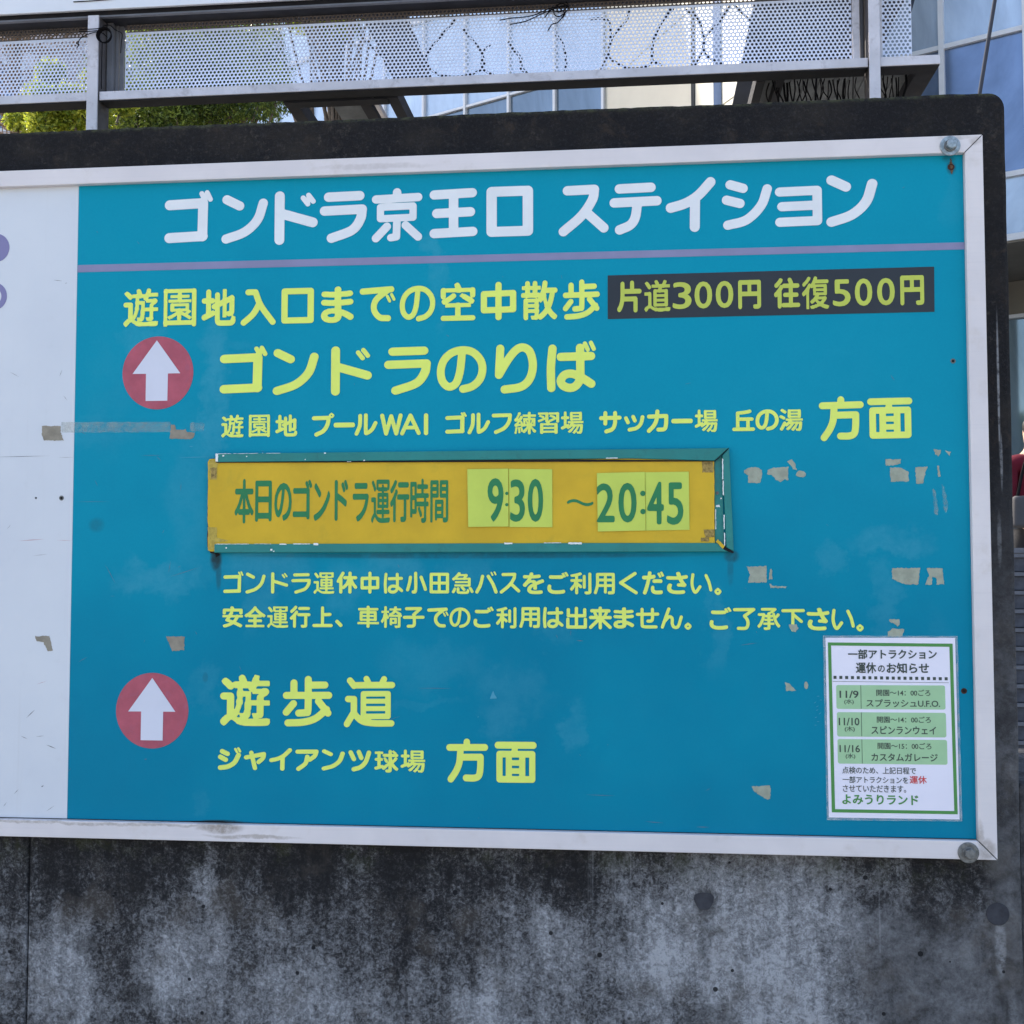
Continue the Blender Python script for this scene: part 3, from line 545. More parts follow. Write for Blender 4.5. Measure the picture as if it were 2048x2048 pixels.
# extent of each character on the board: x0, x1, z0, z1 in 0.1 mm
BOXES = {
 'title':[(1635,2529,21385,22332),(2698,3549,21345,22226),(3677,4464,21294,22264),(4502,5357,21301,22221),(5446,6353,21286,22248),(6483,7335,21330,22204),(7495,8316,21324,22212),(8762,9630,21294,22190),(9649,10547,21296,22192),(10617,11469,21305,22254),(11575,12423,21323,22187),(12473,13259,21348,22039),(13328,14184,21321,22210)],
 'walk':[(888,1539,19874,20568),(1636,2248,19858,20550),(2349,2976,19857,20522),(3071,3713,19850,20503),(3817,4407,19871,20504),(4538,5128,19864,20513),(5236,5878,19871,20495),(5956,6589,19855,20490),(6686,7300,19853,20527),(7396,8020,19846,20522),(8105,8740,19835,20527),(8834,9473,19828,20527)],
 'fare':[(9773,10193,19928,20482),(10239,10685,19931,20483),(10722,11045,19968,20435),(11096,11395,19969,20435),(11455,11753,19970,20435),(11835,12219,19941,20442),(12438,12873,19936,20463),(12905,13356,19915,20474),(13415,13711,19951,20412),(13783,14070,19952,20416),(14150,14440,19952,20416),(14530,14920,19942,20451)],
 'gondola':[(2698,3568,18637,19483),(3672,4501,18594,19417),(4730,5462,18568,19443),(5684,6515,18566,19409),(6622,7496,18579,19400),(7645,8380,18555,19431),(8549,9402,18563,19453)],
 'places':[(2739,3145,17847,18252),(3242,3627,17848,18250),(3728,4123,17853,18243),(4390,4792,17843,18263),(4783,5165,18001,18086),(5160,5568,17852,18245),(5617,6016,17846,18234),(5974,6338,17847,18230),(6395,6471,17846,18230),(6774,7150,17866,18242),(7166,7559,17852,18227),(7590,7943,17851,18209),(7984,8366,17837,18230),(8393,8765,17841,18219),(8794,9182,17836,18227),(9454,9838,17836,18223),(9882,10228,17864,18150),(10269,10635,17836,18239),(10686,11049,17995,18073),(11083,11469,17838,18226),(11715,12091,17849,18215),(12104,12492,17850,18212),(12502,12892,17839,18216)],
 'toward':[(13161,13900,17660,18417),(13959,14696,17692,18380)],
 'today':[(3021,3364,16312,17100),(3394,3693,16342,17069),(3741,4053,16357,17026),(4074,4418,16380,17076),(4451,4742,16353,17014),(4825,5062,16352,17070),(5148,5433,16335,17013),(5477,5810,16307,17069),(5814,6152,16320,17062),(6169,6496,16308,17078),(6523,6838,16312,17050)],
 'tilde':[(8911,9339,16572,16715)],
 'c1':[(7528,7805,16324,17074)],
 'c2':[(7917,8176,16320,17051),(8224,8490,16318,17057)],
 'c3':[(9408,9715,16302,16969),(9778,10087,16297,16975)],
 'c4':[(10265,10548,16262,16990),(10597,10876,16255,16979)],
 'bus':[(2812,3175,15086,15470),(3218,3576,15077,15447),(3678,3985,15078,15453),(4044,4393,15078,15437),(4445,4815,15073,15453),(4857,5223,15080,15463),(5284,5616,15080,15463),(5696,6039,15081,15443),(6090,6458,15082,15462),(6506,6846,15086,15443),(6894,7274,15077,15453),(7305,7693,15084,15468),(7731,8086,15084,15443),(8130,8498,15076,15451),(8555,8920,15078,15458),(8943,9310,15073,15449),(9351,9711,15074,15440),(9781,10098,15075,15458),(10173,10546,15072,15468),(10580,10946,15080,15457),(10989,11354,15086,15436),(11389,11505,15065,15188)],
 'safety':[(2803,3172,14480,14853),(3205,3582,14482,14854),(3615,3994,14477,14855),(4024,4391,14479,14866),(4430,4790,14494,14857),(4837,4966,14495,14624),(5233,5613,14485,14869),(5651,6020,14484,14861),(6036,6418,14489,14849),(6466,6838,14497,14841),(6854,7221,14492,14842),(7275,7628,14494,14859),(7668,8020,14487,14854),(8070,8427,14495,14852),(8477,8830,14494,14855),(8877,9232,14485,14861),(9267,9655,14478,14866),(9684,10033,14494,14854),(10065,10459,14496,14847),(10485,10856,14489,14853),(10881,11001,14478,14599),(11303,11671,14482,14862),(11697,12067,14477,14850),(12098,12478,14479,14851),(12499,12884,14458,14834),(12914,13287,14478,14855),(13321,13699,14485,14839),(13725,13843,14464,14584)],
 'path':[(2778,3682,12761,13656),(3911,4792,12763,13643),(5001,5905,12762,13653)],
 'stadium':[(2752,3171,11989,12388),(3220,3618,11996,12332),(3677,4083,11995,12386),(4144,4558,11996,12369),(4613,5024,12011,12376),(5089,5489,12003,12376),(5546,5967,11995,12384),(6008,6437,12003,12391)],
 'toward2':[(6806,7529,11844,12596),(7644,8364,11859,12556)],
}
TEXT = {k: (WORDS[k].replace(' ', '').replace('|', ''), BOXES[k]) for k in WORDS}
KD = dict((c, .026) for c in '遊園練習場湯復運散道歩急椅承面間時')
lettering(*TEXT['title'], M_TITLE, board, -.0004, .043, {'京': .036}, k=1.10)
lettering(*TEXT['walk'], M_YEL, board, -.0004, .037, {'園': .022, '遊': .027, '散': .030, '空': .031, '歩': .032}, k=.92)
lettering(*TEXT['gondola'], M_YEL, board, -.0004, .043, k=1.02)
lettering(*TEXT['places'], M_YEL, board, -.0004, .043, {'遊': .028, '園': .024, '地': .036, '練': .028, '習': .026, '場': .026, '湯': .028, '丘': .038}, k=1.04)
lettering(*TEXT['toward'], M_YEL, board, -.0004, .042, {'面': .032}, k=1.02)
lettering(*TEXT['bus'], M_YEL, board, -.0004, .034, {'運': .020, '急': .024, '利': .030}, k=.86)
lettering(*TEXT['safety'], M_YEL, board, -.0004, .034, {'運': .020, '椅': .026, '承': .024, '車': .026, '利': .030}, k=.86)
lettering(*TEXT['path'], M_YEL, board, -.0004, .043, {'遊': .034, '道': .030}, k=.92)
lettering(*TEXT['stadium'], M_YEL, board, -.0004, .044, {'球': .032, '場': .025}, k=1.05)
lettering(*TEXT['toward2'], M_YEL, board, -.0004, .042, {'面': .032}, k=1.02)
MB().prism([(0.0003, 2.1031), (0.0003, 2.0898), (1.5594, 2.0871), (1.5594, 2.0991)], -.0005, -.0001).build('violet_stripe', M_STRIPE, board)
fp = MB().prism([(.9611, 2.0586), (1.5092, 2.0590), (1.5085, 1.9823), (.9609, 1.9823)], -.0006, -.0001).build('fare_plate', M_BLACKP, board)
lettering(*TEXT['fare'], M_YELD, fp, -.0008, .037, {'3': .014, '0': .014, '5': .014, '道': .026, '復': .024, '円': .036})
for cx, cz, r, arr in ((.15475, 1.90305, .0659, [(.1525, 1.9618), (.1968, 1.9015), (.1738, 1.9015), (.1734, 1.8524), (.1331, 1.8524), (.1331, 1.9016), (.1079, 1.9018)]),
                       (.15355, 1.3007, .0664, [(.1533, 1.3582), (.1964, 1.2992), (.1741, 1.2992), (.1738, 1.2486), (.1336, 1.2486), (.1338, 1.2990), (.1098, 1.2988)])):
    d = MB().lathe([(r, -.0001), (r, -.0006), (.0002, -.00062)], cx, cz, 72).build('red_disc', M_RED, board)
    MB().prism(arr, -.0011, -.0007).build('arrow', M_ARROW, d)
MB().lathe([(.0265, -.0001), (.0265, -.0006), (.0002, -.00062)], -.1575, 2.1393, 48).build('violet_dot', M_VIOLET, board)
ring = [(.0262, -.0001), (.0262, -.0006), (.0158, -.0006), (.0158, -.0001)]
MB().lathe(ring, -.1600, 2.0494, 48, cap=False).build('violet_ring', M_VIOLET, board)
CHIPS=[
[(1.1906,1.7187),(1.201,1.7229),(1.2136,1.7228),(1.2205,1.7179),(1.2204,1.7079),(1.2169,1.6959),(1.1965,1.6967),(1.1975,1.7081),(1.1911,1.7138)],
[(1.2294,1.7106),(1.2303,1.7178),(1.2401,1.7219),(1.2644,1.7231),(1.2641,1.7004),(1.258,1.7019),(1.251,1.6977),(1.2427,1.702),(1.2372,1.7092)],
[(1.2617,1.7317),(1.271,1.7365),(1.2758,1.7259),(1.2782,1.7173),(1.2721,1.7188),(1.2681,1.726)],
[(1.2934,1.7106),(1.2919,1.7075),(1.2881,1.7054),(1.2832,1.7052),(1.2789,1.7069),(1.2769,1.71),(1.2777,1.7133),(1.2811,1.7157),(1.2859,1.7164),(1.2905,1.7151),(1.2931,1.7122)],
[(1.425,1.7343),(1.4499,1.7341),(1.4487,1.727),(1.4364,1.7235),(1.4249,1.7236)],
[(1.4311,1.7201),(1.45,1.72),(1.4616,1.7128),(1.4619,1.6965),(1.4332,1.6967),(1.4315,1.7089)],
[(1.4726,1.7198),(1.4928,1.7215),(1.4894,1.7126),(1.4864,1.6999),(1.4855,1.6935),(1.4735,1.693)],
[(1.508,1.7222),(1.5113,1.7222),(1.5131,1.7045),(1.5096,1.7045)],
[(1.5028,1.7513),(1.5145,1.7489),(1.5138,1.7433),(1.5097,1.7385),(1.5057,1.7419)],
[(1.5218,1.7482),(1.5307,1.7453),(1.5287,1.7397)],
[(1.1931,1.5545),(1.2257,1.5554),(1.226,1.5282),(1.1948,1.5277),(1.1985,1.5418)],
[(1.2312,1.5503),(1.2346,1.5517),(1.2358,1.5333),(1.2302,1.5333)],
[(1.231,1.5263),(1.2365,1.522),(1.2606,1.5215),(1.2572,1.5187),(1.2323,1.5186)],
[(1.4322,1.5521),(1.4771,1.5521),(1.4739,1.5245),(1.4522,1.525),(1.4319,1.534)],
[(1.4879,1.5521),(1.5136,1.5521),(1.5158,1.5251),(1.5042,1.5245),(1.5044,1.5348),(1.4971,1.5376),(1.4955,1.5245),(1.4855,1.5242),(1.4918,1.5404)],
[(1.4268,1.467),(1.4431,1.467),(1.4424,1.4581),(1.4388,1.4548),(1.4334,1.4595),(1.4267,1.4622)],
[(1.4225,1.4379),(1.4235,1.4457),(1.4315,1.4511),(1.4499,1.4503),(1.4471,1.4404),(1.4418,1.4373)],
[(1.2619,1.4579),(1.2751,1.4575),(1.2772,1.4511),(1.2732,1.445),(1.2672,1.4458),(1.2636,1.4519)],
[(1.255,1.361),(1.2618,1.3586),(1.2721,1.3472),(1.2557,1.3465)],
[(1.2922,1.3559),(1.2913,1.352),(1.2894,1.3499),(1.2872,1.3506),(1.2858,1.3538),(1.2859,1.3579),(1.2874,1.3611),(1.2896,1.3618),(1.2915,1.3597)],
[(1.1973,1.187),(1.2286,1.1888),(1.2283,1.1672),(1.2224,1.1656),(1.2017,1.1787)],
[(-0.0616,1.8103),(-0.0261,1.8094),(-0.0259,1.7986),(-0.0195,1.7829),(-0.0583,1.7838),(-0.0612,1.7936)],
[(0.1807,1.8095),(0.1891,1.8076),(0.1892,1.8001),(0.2058,1.7989),(0.208,1.802),(0.2103,1.7956),(0.2246,1.7943),(0.2236,1.7858),(0.2192,1.7831),(0.1789,1.7838)],
[(-0.0663,1.4308),(-0.0397,1.4315),(-0.0329,1.4057),(-0.0416,1.4033),(-0.0502,1.4194),(-0.0642,1.4224)],
[(0.177,1.4315),(0.2119,1.4317),(0.2104,1.4078),(0.1893,1.4059)],
]
def rough_edge(pts, step=.004, amp=.0007):
    out = []
    for i in range(len(pts)):
        a, b = pts[i], pts[(i+1) % len(pts)]; L = math.hypot(b[0]-a[0], b[1]-a[1]); k = max(1, int(L/step))
        for j in range(k): out.append((a[0]+(b[0]-a[0])*j/k+rnd.uniform(-amp, amp), a[1]+(b[1]-a[1])*j/k+rnd.uniform(-amp, amp)))
    return out
for i, p in enumerate(CHIPS):
    MB().prism(rough_edge(p, .0022, .0008), -.0009 if i == 17 else -.0005, -.00005).build('peeled_patch', M_CHIPB if i in (21, 22, 23, 24) else M_CHIP, board)
# ghost of an old strip of tape, see-through
t = NT('old_clear_tape'); tr = t.n('ShaderNodeBsdfTransparent'); mx = t.n('ShaderNodeMixShader'); t.b.inputs['Base Color'].default_value = (.50, .52, .44, 1); t.b.inputs['Roughness'].default_value = .6
t.l(t.math('MULTIPLY', t.rng(t.noise(40, 7, .7), .28, .70), .20), mx.inputs[0]); t.l(tr.outputs[0], mx.inputs[1]); t.l(t.b.outputs[0], mx.inputs[2])
t.l(mx.outputs[0], t.t.nodes['Material Output'].inputs[0]); M_TAPE = t.m
MB().prism(rough_edge([(-.0251, 1.8163), (.1791, 1.8142), (.1794, 1.796), (-.0248, 1.7975)], .008, .0005), -.0003, -.0001).build('tape_residue', M_TAPE, board)
MB().prism(rough_edge([(.2166, 1.8126), (.2419, 1.8112), (.241, 1.7963), (.2168, 1.7966)], .005, .001), -.0003, -.0001).build('tape_residue', M_TAPE, board)
for x, z in ((1.5005, 1.685), (1.5155, 1.69)):
    MB().prism(rough_edge([(x, z), (x+.004, z-.002), (x+.008, z-.03), (x+.007, z-.045), (x+.002, z-.042), (x+.001, z-.02)], .004, .0012), -.0003, -.0001).build('tape_residue', M_TAPE, board)
# scratches
sc = MB(); scr = MB()
def scratch(m, x, z, L, a, wd=.0005):
    c, s = math.cos(a), math.sin(a); nx, nz = -s*wd/2, c*wd/2
    m.prism([(x, z), (x+c*L*.5+nx, z+s*L*.5+nz), (x+c*L, z+s*L), (x+c*L*.5-nx, z+s*L*.5-nz)], -.0003, -.0001)
for x, z, L, a, wd in ((-.155, 1.7545, .11, .01, .0008), (-.03, 1.7525, .03, 0, .0005), (-.046, 2.077, .018, -.12, .0009), (-.023, 2.07, .004, .3, .0008), (-.125, 1.91, .02, -.5, .0007), (-.03, 1.9, .012, 1.2, .0006), (-.022, 1.865, .012, -.9, .0006),
                       (-.075, 1.575, .03, .1, .0005), (-.08, 1.285, .022, .75, .0013), (-.09, 1.253, .014, -.4, .0009), (-.062, 1.252, .017, .1, .0007), (-.042, 1.238, .02, -.35, .0015), (-.05, 1.163, .006, .5, .002), (-.1, 1.15, .012, .8, .0008), (-.04, 1.12, .02, .6, .0007), (-.12, 1.127, .01, .9, .0007),
                       (.125, 1.7545, .04, 0, .0005), (.155, 1.752, .012, -.75, .0007), (.062, 1.56, .04, -1.05, .0006), (.18, 1.5365, .06, .3, .0006), (.18, 1.545, .02, 1.4, .0005), (.015, 1.385, .02, .5, .0006), (.29, 1.755, .004, 0, .001), (.2, 1.69, .015, 1.5, .0005), (.0, 1.672, .07, 0, .0004),
                       (.905, 1.4285, .012, -.05, .0011), (.895, 1.437, .01, 1.5, .0005), (1.18, 1.4220, .03, .15, .0007), (.63, 1.345, .06, .0, .0005), (.92, 1.168, .05, -.02, .0006), (1.02, 1.125, .03, -.05, .0008), (1.105, 1.118, .022, .0, .0010), (.58, 1.29, .02, .3, .0004), (.14, 1.215, .006, .1, .0012)):
    scratch(sc, x, z, L, a, wd)
for x, z, L, a, wd in ((-.102, 1.602, .05, .06, .0009), (-.03, 1.603, .03, -.02, .0005), (-.062, 1.345, .02, .3, .0005)): scratch(scr, x, z, L, a, wd)
for k in range(46): scratch(sc, nr.uniform(-.15, 1.5), nr.uniform(1.12, 2.2), nr.uniform(.002, .012), nr.uniform(-1.5, 1.5), nr.uniform(.0003, .0006))
sc.build('scratches', M_SCR, board)['kind'] = 'stuff'; scr.build('red_scratches', M_SCRR, board)['kind'] = 'stuff'
wc = MB()
scratch(wc, .195, 1.7500, .058, .012, .0010); scratch(wc, .215, 1.7695, .007, 0, .0012); scratch(wc, .735, 1.2955, .003, 1.2, .0012)
wc.prism(rough_edge([(.756, 1.328), (.768, 1.329), (.764, 1.3355), (.7615, 1.3415)], .003, .0003), -.0003, -.0001)
for k in range(9): scratch(wc, 1.305+rnd.uniform(-.004, .006), 1.29+k*.006, .005, rnd.uniform(-1, 1), .001)
wc.build('pale_scuffs', flat('pale_scuff', (.06, .30, .43), .7), board)['kind'] = 'stuff'
# drilled holes
for x, z, r, m in ((1.5401, 2.2287, .0042, M_RUST), (1.5372, 1.8984, .0032, M_ZINC2), (-.022, 1.6790, .0034, M_ZINC2), (-.0703, 1.6794, .0015, M_SCR), (1.5445, 1.3492, .0036, M_RUST)):
    h = MB().lathe([(r*1.35, -.0001), (r*1.25, -.0008), (r*.8, -.0008), (r*.75, -.0001)], x, z, 14).build('screw_hole', m, board)
    MB().lathe([(r*.72, -.0001), (r*.70, -.0004), (.0001, -.0004)], x, z, 12).build('hole_bottom', M_DIRTLINE, h)
MB().prism(rough_edge([(1.5375, 2.2285), (1.5395, 2.244), (1.541, 2.240), (1.5445, 2.228), (1.5415, 2.216), (1.539, 2.221)], .002, .0008), -.00045, -.0001).build('rust_stain', flat('thin_rust', (.12, .075, .045), .9, 0, .5, 200, .2), board)
def bolt(x, z, r, m, m2):
    b = MB().lathe([(r, -.0119), (r, -.0136), (r*.93, -.0143), (r*.55, -.0143)], x, z, 40).build('bolt', m, board)
    mb = MB(); mb.lathe([(r*.62, -.0144), (r*.60, -.0165), (r*.54, -.0168), (r*.3, -.0168)], x, z, 32)
    mb.build('spring_washer', m2, b)
    mb = MB(); hx = r*.53
    mb.lathe([(hx, -.0169), (hx, -.0235), (hx*.92, -.0248), (.0002, -.0252)], x+.0005, z, 6, .35); mb.build('bolt_head', m, b, bevel=.0006)
bolt(1.5358, 2.2605, .0168, M_ZINC, M_ZINC2); bolt(1.5430, 1.0886, .0168, M_ZINC2, M_ZINC2)

# ---------------------------------------------------------------- timetable board in its green channel
tb = thing('timetable_board', 'ochre strip with green lettering and operating hours held in a teal channel', 'notice board', (0, 0, 0))
pl = [(.2522, 1.7405), (.2545, 1.7455), (.262, 1.7464), (.3, 1.7463), (1.1401, 1.746), (1.1397, 1.584), (.3, 1.5835), (.2585, 1.5818), (.2545, 1.584), (.2535, 1.60), (.2545, 1.625), (.2528, 1.635), (.2528, 1.69)]
MB().prism(rough_edge(pl, .006, .00045), -.0062, -.0042).build('ochre_plate', M_OCHRE, tb)
MB().prism(rough_edge([(.2532, 1.736), (.2555, 1.7438), (.2650, 1.7445), (.2770, 1.7385), (.2700, 1.7360), (.2690, 1.7090), (.2560, 1.7090)], .003, .0006), -.0066, -.0063).build('worn_corner', flat('worn_ochre_tape', (.45, .34, .07), .7, 0, .25, 120, .2, (.2, .13, .04), .7), tb)
MB().prism(rough_edge([(.2532, 1.625), (.2700, 1.625), (.2705, 1.606), (.2900, 1.6025), (.29, 1.600), (.268, 1.598), (.266, 1.586), (.2555, 1.585)], .003, .0006), -.0066, -.0063).build('worn_corner', flat('worn_ochre_tape', (.45, .34, .07), .7, 0, .25, 120, .2, (.2, .13, .04), .7), tb)
for p in ([(1.1195, 1.7335), (1.1385, 1.7335), (1.1385, 1.7145), (1.1200, 1.7145)], [(1.1215, 1.617), (1.1390, 1.617), (1.1390, 1.604), (1.1240, 1.604)], [(1.117, 1.6035), (1.1300, 1.6035), (1.1300, 1.597), (1.117, 1.597)], [(.2570, 1.7305), (.2680, 1.7305), (.2680, 1.7110), (.2590, 1.7110)]):
    MB().prism(rough_edge(p, .003, .0006), -.0069, -.0067).build('tape_remnant', flat('brown_tape_remnant', (.33, .235, .075), .7, 0, .5, 150, .2, (.09, .06, .03), .8), tb)
MB().prism(rough_edge([(.2519, 1.741), (.2535, 1.746), (.262, 1.7475), (.262, 1.7465), (.2545, 1.7455), (.2528, 1.7405), (.2526, 1.64), (.2543, 1.625), (.2533, 1.61), (.2543, 1.59), (.259, 1.5805), (.2660, 1.580), (.2660, 1.5785), (.258, 1.579), (.2525, 1.59), (.2515, 1.61), (.2525, 1.625), (.2515, 1.64)], .006, .0002), -.0040, -.0002).build('rusty_edge', M_RUST, tb)
def chan(pts, pts2, y2=-.0125):
    o = MB().prism(pts, -.0098, -.0005).build('channel_rail', M_TEAL, tb, bevel=.0012)
    return o
chan([(.2674, 1.7554), (1.1642, 1.7554), (1.1412, 1.7338), (1.0, 1.7392), (.7, 1.7395), (.2676, 1.7402)], None)
chan([(.2666, 1.5798), (1.1700, 1.5796), (1.1440, 1.5945), (.9, 1.5950), (.2668, 1.5949)], None)
MB().prism([(1.1410, 1.7320), (1.1530, 1.7420), (1.1555, 1.5875), (1.1405, 1.5960)], -.0030, -.0004).build('channel_web', M_TEAL, tb)
MB().prism([(1.1536, 1.7425), (1.1650, 1.7550), (1.1712, 1.5800), (1.1590, 1.5865)], -.0098, -.0005).build('channel_rail', M_TEAL, tb, bevel=.0012)
dj = MB()
dj.prism([(1.1405, 1.7340), (1.1412, 1.7328), (1.1652, 1.7552), (1.1645, 1.7558)], -.0102, -.0090)
dj.prism([(1.1420, 1.5955), (1.1460, 1.5950), (1.1720, 1.5790), (1.1690, 1.5770), (1.155, 1.5830)], -.0102, -.0090)
dj.prism([(.2676, 1.7393), (1.141, 1.7330), (1.141, 1.7342), (.9, 1.7386), (.2676, 1.7404)], -.0090, -.0064)
dj.prism([(.2650, 1.5790), (.2720, 1.5788), (.2750, 1.5760), (.2670, 1.5715)], -.0006, -.0001)
dj.build('dark_gap', M_DIRTLINE, tb)
cp = MB()
def chip(x0, x1, z0, z1, y=-.0102, k=.0004): cp.prism(rough_edge([(x0, z0), (x1, z0), (x1, z1), (x0, z1)], .0025, k), y, y+.0004)
chip(.2674, .2720, 1.7415, 1.7552); chip(.2800, .2830, 1.7500, 1.7525); chip(.3230, .3250, 1.7490, 1.7505); chip(.272, .296, 1.7545, 1.7552, k=.0003)
chip(.360, .385, 1.7545, 1.7551, k=.0002); chip(.300, .345, 1.7546, 1.7551, k=.0002); chip(.4640, .4670, 1.7530, 1.7550, k=.0003); chip(.4290, .4310, 1.7425, 1.7438); chip(.534, .5370, 1.7395, 1.7415); chip(.352, .354, 1.755, 1.7556)
chip(.2880, .2900, 1.587, 1.5895); chip(.3690, .3725, 1.583, 1.5865); chip(.374, .376, 1.5808, 1.5830); chip(.385, .398, 1.5935, 1.5952); chip(.41, .44, 1.5942, 1.5955, k=.0003); chip(.4460, .4545, 1.5925, 1.5960); chip(.2700, .33, 1.5945, 1.5953, k=.0003); chip(.34, .37, 1.5947, 1.5953, k=.0003)
chip(.7820, .7960, 1.5935, 1.5960); chip(.892, .9150, 1.5930, 1.5960); chip(.85, .88, 1.5948, 1.5958, k=.0003); chip(.9570, .9770, 1.7395, 1.7408, k=.0003); chip(.505, .512, 1.738, 1.7392, y=-.0104)
for z0, z1 in ((1.702, 1.737), (1.675, 1.70), (1.618, 1.642), (1.59, 1.612)): chip(1.1525+(1.737-z0)*.018, 1.1542+(1.737-z0)*.018, z0, z1, -.0102, .0003)
chip(1.1412, 1.1425, 1.618, 1.652, -.0034); chip(1.1415, 1.1490, 1.6550, 1.6590, -.0034, .001); chip(1.150, 1.1525, 1.669, 1.671, -.0034)
cp.build('chipped_paint', M_CHIPW, tb)['kind'] = 'stuff'
MB().lathe([(.0028, -.003), (.0028, -.0045), (.0012, -.0048), (.0010, -.0040)], 1.1450, 1.6795, 14).build('small_screw', M_ZINC2, tb)
for p in ([(1.1415, 1.5965), (1.1450, 1.6005), (1.1560, 1.5890), (1.1530, 1.5850)],): MB().prism(rough_edge(p, .003, .0004), -.0106, -.0103).build('ochre_flake', M_OCHRE, tb)
lettering(*TEXT['today'], M_GREEN, tb, -.0063, .026, {'運': .016, '間': .018, '時': .018}, r=.022)
t0, t1, q0, q1 = [v/1e4 for v in BOXES['tilde'][0]]
wave = [(t0+(t1-t0)*k/14, (q0+q1)/2+.0036*math.sin(2*math.pi*(k/14*.93)+.15)) for k in range(15)]
MB().prism([(x, z+.0026) for x, z in wave]+[(t1+.0016, wave[-1][1])]+[(x, z-.0026) for x, z in wave[::-1]]+[(t0-.0016, wave[0][1])], -.0067, -.0064).build('wave_dash', M_GREEN, tb)
cards = [[(.7173, 1.7235), (.7888, 1.7238), (.7893, 1.6237), (.7192, 1.6233)], [(.7897, 1.7235), (.8646, 1.7222), (.8648, 1.6222), (.7906, 1.6229)],
         [(.9412, 1.7147), (1.0230, 1.7160), (1.0238, 1.6159), (.9425, 1.6145)], [(1.0235, 1.7155), (1.0972, 1.7158), (1.0977, 1.6167), (1.0244, 1.6159)]]
for i, (cpts, key) in enumerate(zip(cards, ('c1', 'c2', 'c3', 'c4'))):
    yb = -.0067-.0012*(i % 2 == 0)
    cd = MB().prism(cpts, yb-.0012, yb).build('number_card', M_CARD, tb, bevel=.0003)
    lettering(*TEXT[key], M_GREEN, cd, yb-.00125, .014, {}, r=.016, pre=True, name='numeral', depth=.0003)
    if i % 2 == 0:
        dots = ((.7862, 1.6810, .0029), (.7862, 1.6615, .0029)) if i == 0 else ((1.0194, 1.6793, .0046), (1.0194, 1.6483, .0046))
        for x, z, r in dots: MB().lathe([(r, yb-.0012), (r, yb-.0015), (.0001, yb-.0015)], x, z, 18).build('colon_dot', M_GREEN, cd)

# ---------------------------------------------------------------- paper notice
nt = thing('paper_notice', 'white laminated notice with green border taped to the board near its right edge', 'notice', (1.32162, -.0006, 1.43551), (0, -.00506, 0))
t = NT('clear_laminate'); tr = t.n('ShaderNodeBsdfTransparent'); mx = t.n('ShaderNodeMixShader'); t.b.inputs['Base Color'].default_value = (.45, .55, .62, 1); t.b.inputs['Roughness'].default_value = .25
t.l(t.rng(t.noise(60, 4, .6), .3, .7, .10, .42), mx.inputs[0]); t.l(tr.outputs[0], mx.inputs[1]); t.l(t.b.outputs[0], mx.inputs[2]); t.l(mx.outputs[0], t.t.nodes['Material Output'].inputs[0])
MB().prism(rough_edge([(-.004, .004), (.214, .003), (.2145, -.300), (-.003, -.3015)], .012, .0004), -.0002, 0).build('laminate_margin', t.m, nt)
def sheet(a, b, c, d, y, name, mat, r=0):
    """rectangle in millimetres on the notice, r = corner radius"""
    if r:
        p = []
        for cx, cz, q0_ in ((c-r, b-r, 0), (a+r, b-r, 90), (a+r, d+r, 180), (c-r, d+r, 270)):
            p += [(cx+r*math.cos(math.radians(q0_+k*22.5)), cz+r*math.sin(math.radians(q0_+k*22.5))) for k in range(5)]
    else: p = [(a, b), (c, b), (c, d), (a, d)]
    return MB().prism([(x/1000, z/1000) for x, z in p], y, y+.0002).build(name, mat, nt)
sheet(0, 0, 210, -297, -.0006, 'sheet_of_paper', M_PAPER)
bo = [(3.8, -7.6), (205.7, -9.6), (207.2, -288.6), (5.0, -288.6)]; bi = [(9.0, -12.8), (200.4, -14.8), (201.9, -283.4), (10.4, -283.2)]
mb = MB()
for i in range(4):
    j = (i+1) % 4; mb.prism([(x/1000, z/1000) for x, z in (bo[i], bo[j], bi[j], bi[i])], -.0009, -.0007)
mb.build('green_border', M_PGREEN, nt)
PR = [('一部アトラクション', 36.3, 179.9, -35.2, -19.0, M_INK, .026), ('運休', 48.7, 81.5, -58.8, -40.6, M_INK, .024), ('の', 84.5, 95.5, -57.0, -45.5, M_INK, .020), ('お知らせ', 98.5, 166.8, -58.8, -41.2, M_INK, .026),
      ('11/9', 21.2, 52.1, -99.9, -87.6, M_INK, .013), ('(水)', 28.6, 44.1, -110.6, -101.6, M_INK, .010), ('開園〜14：00ごろ', 80.9, 168.0, -96.1, -85.4, M_INK, .010), ('スプラッシュU.F.O.', 64.2, 183.2, -114.6, -101.5, M_INK, .014),
      ('11/10', 19.1, 52.6, -145.1, -132.5, M_INK, .013), ('(木)', 28.6, 44.8, -155.9, -146.5, M_INK, .010), ('開園〜14：00ごろ', 80.9, 167.8, -140.3, -129.6, M_INK, .010), ('スピンランウェイ', 71.7, 175.8, -159.0, -145.8, M_INK, .017),
      ('11/16', 19.5, 52.6, -189.4, -177.4, M_INK, .013), ('(水)', 29.1, 44.8, -200.6, -191.3, M_INK, .010), ('開園〜15：00ごろ', 81.2, 167.7, -183.6, -172.9, M_INK, .010), ('カスタムガレージ', 70.8, 177.4, -203.2, -190.4, M_INK, .017),
      ('点検のため、上記日程で', 23.2, 142.1, -224.5, -213.0, M_INK, .010), ('一部アトラクションを', 23.4, 129.5, -239.9, -228.7, M_INK, .010), ('運休', 131.6, 159.1, -239.8, -227.0, M_REDINK, .016), ('させていただきます。', 23.7, 125.7, -254.6, -243.0, M_INK, .010),
      ('よみうりランド', 22.3, 144.8, -274.9, -258.5, M_PGREEN, .026)]
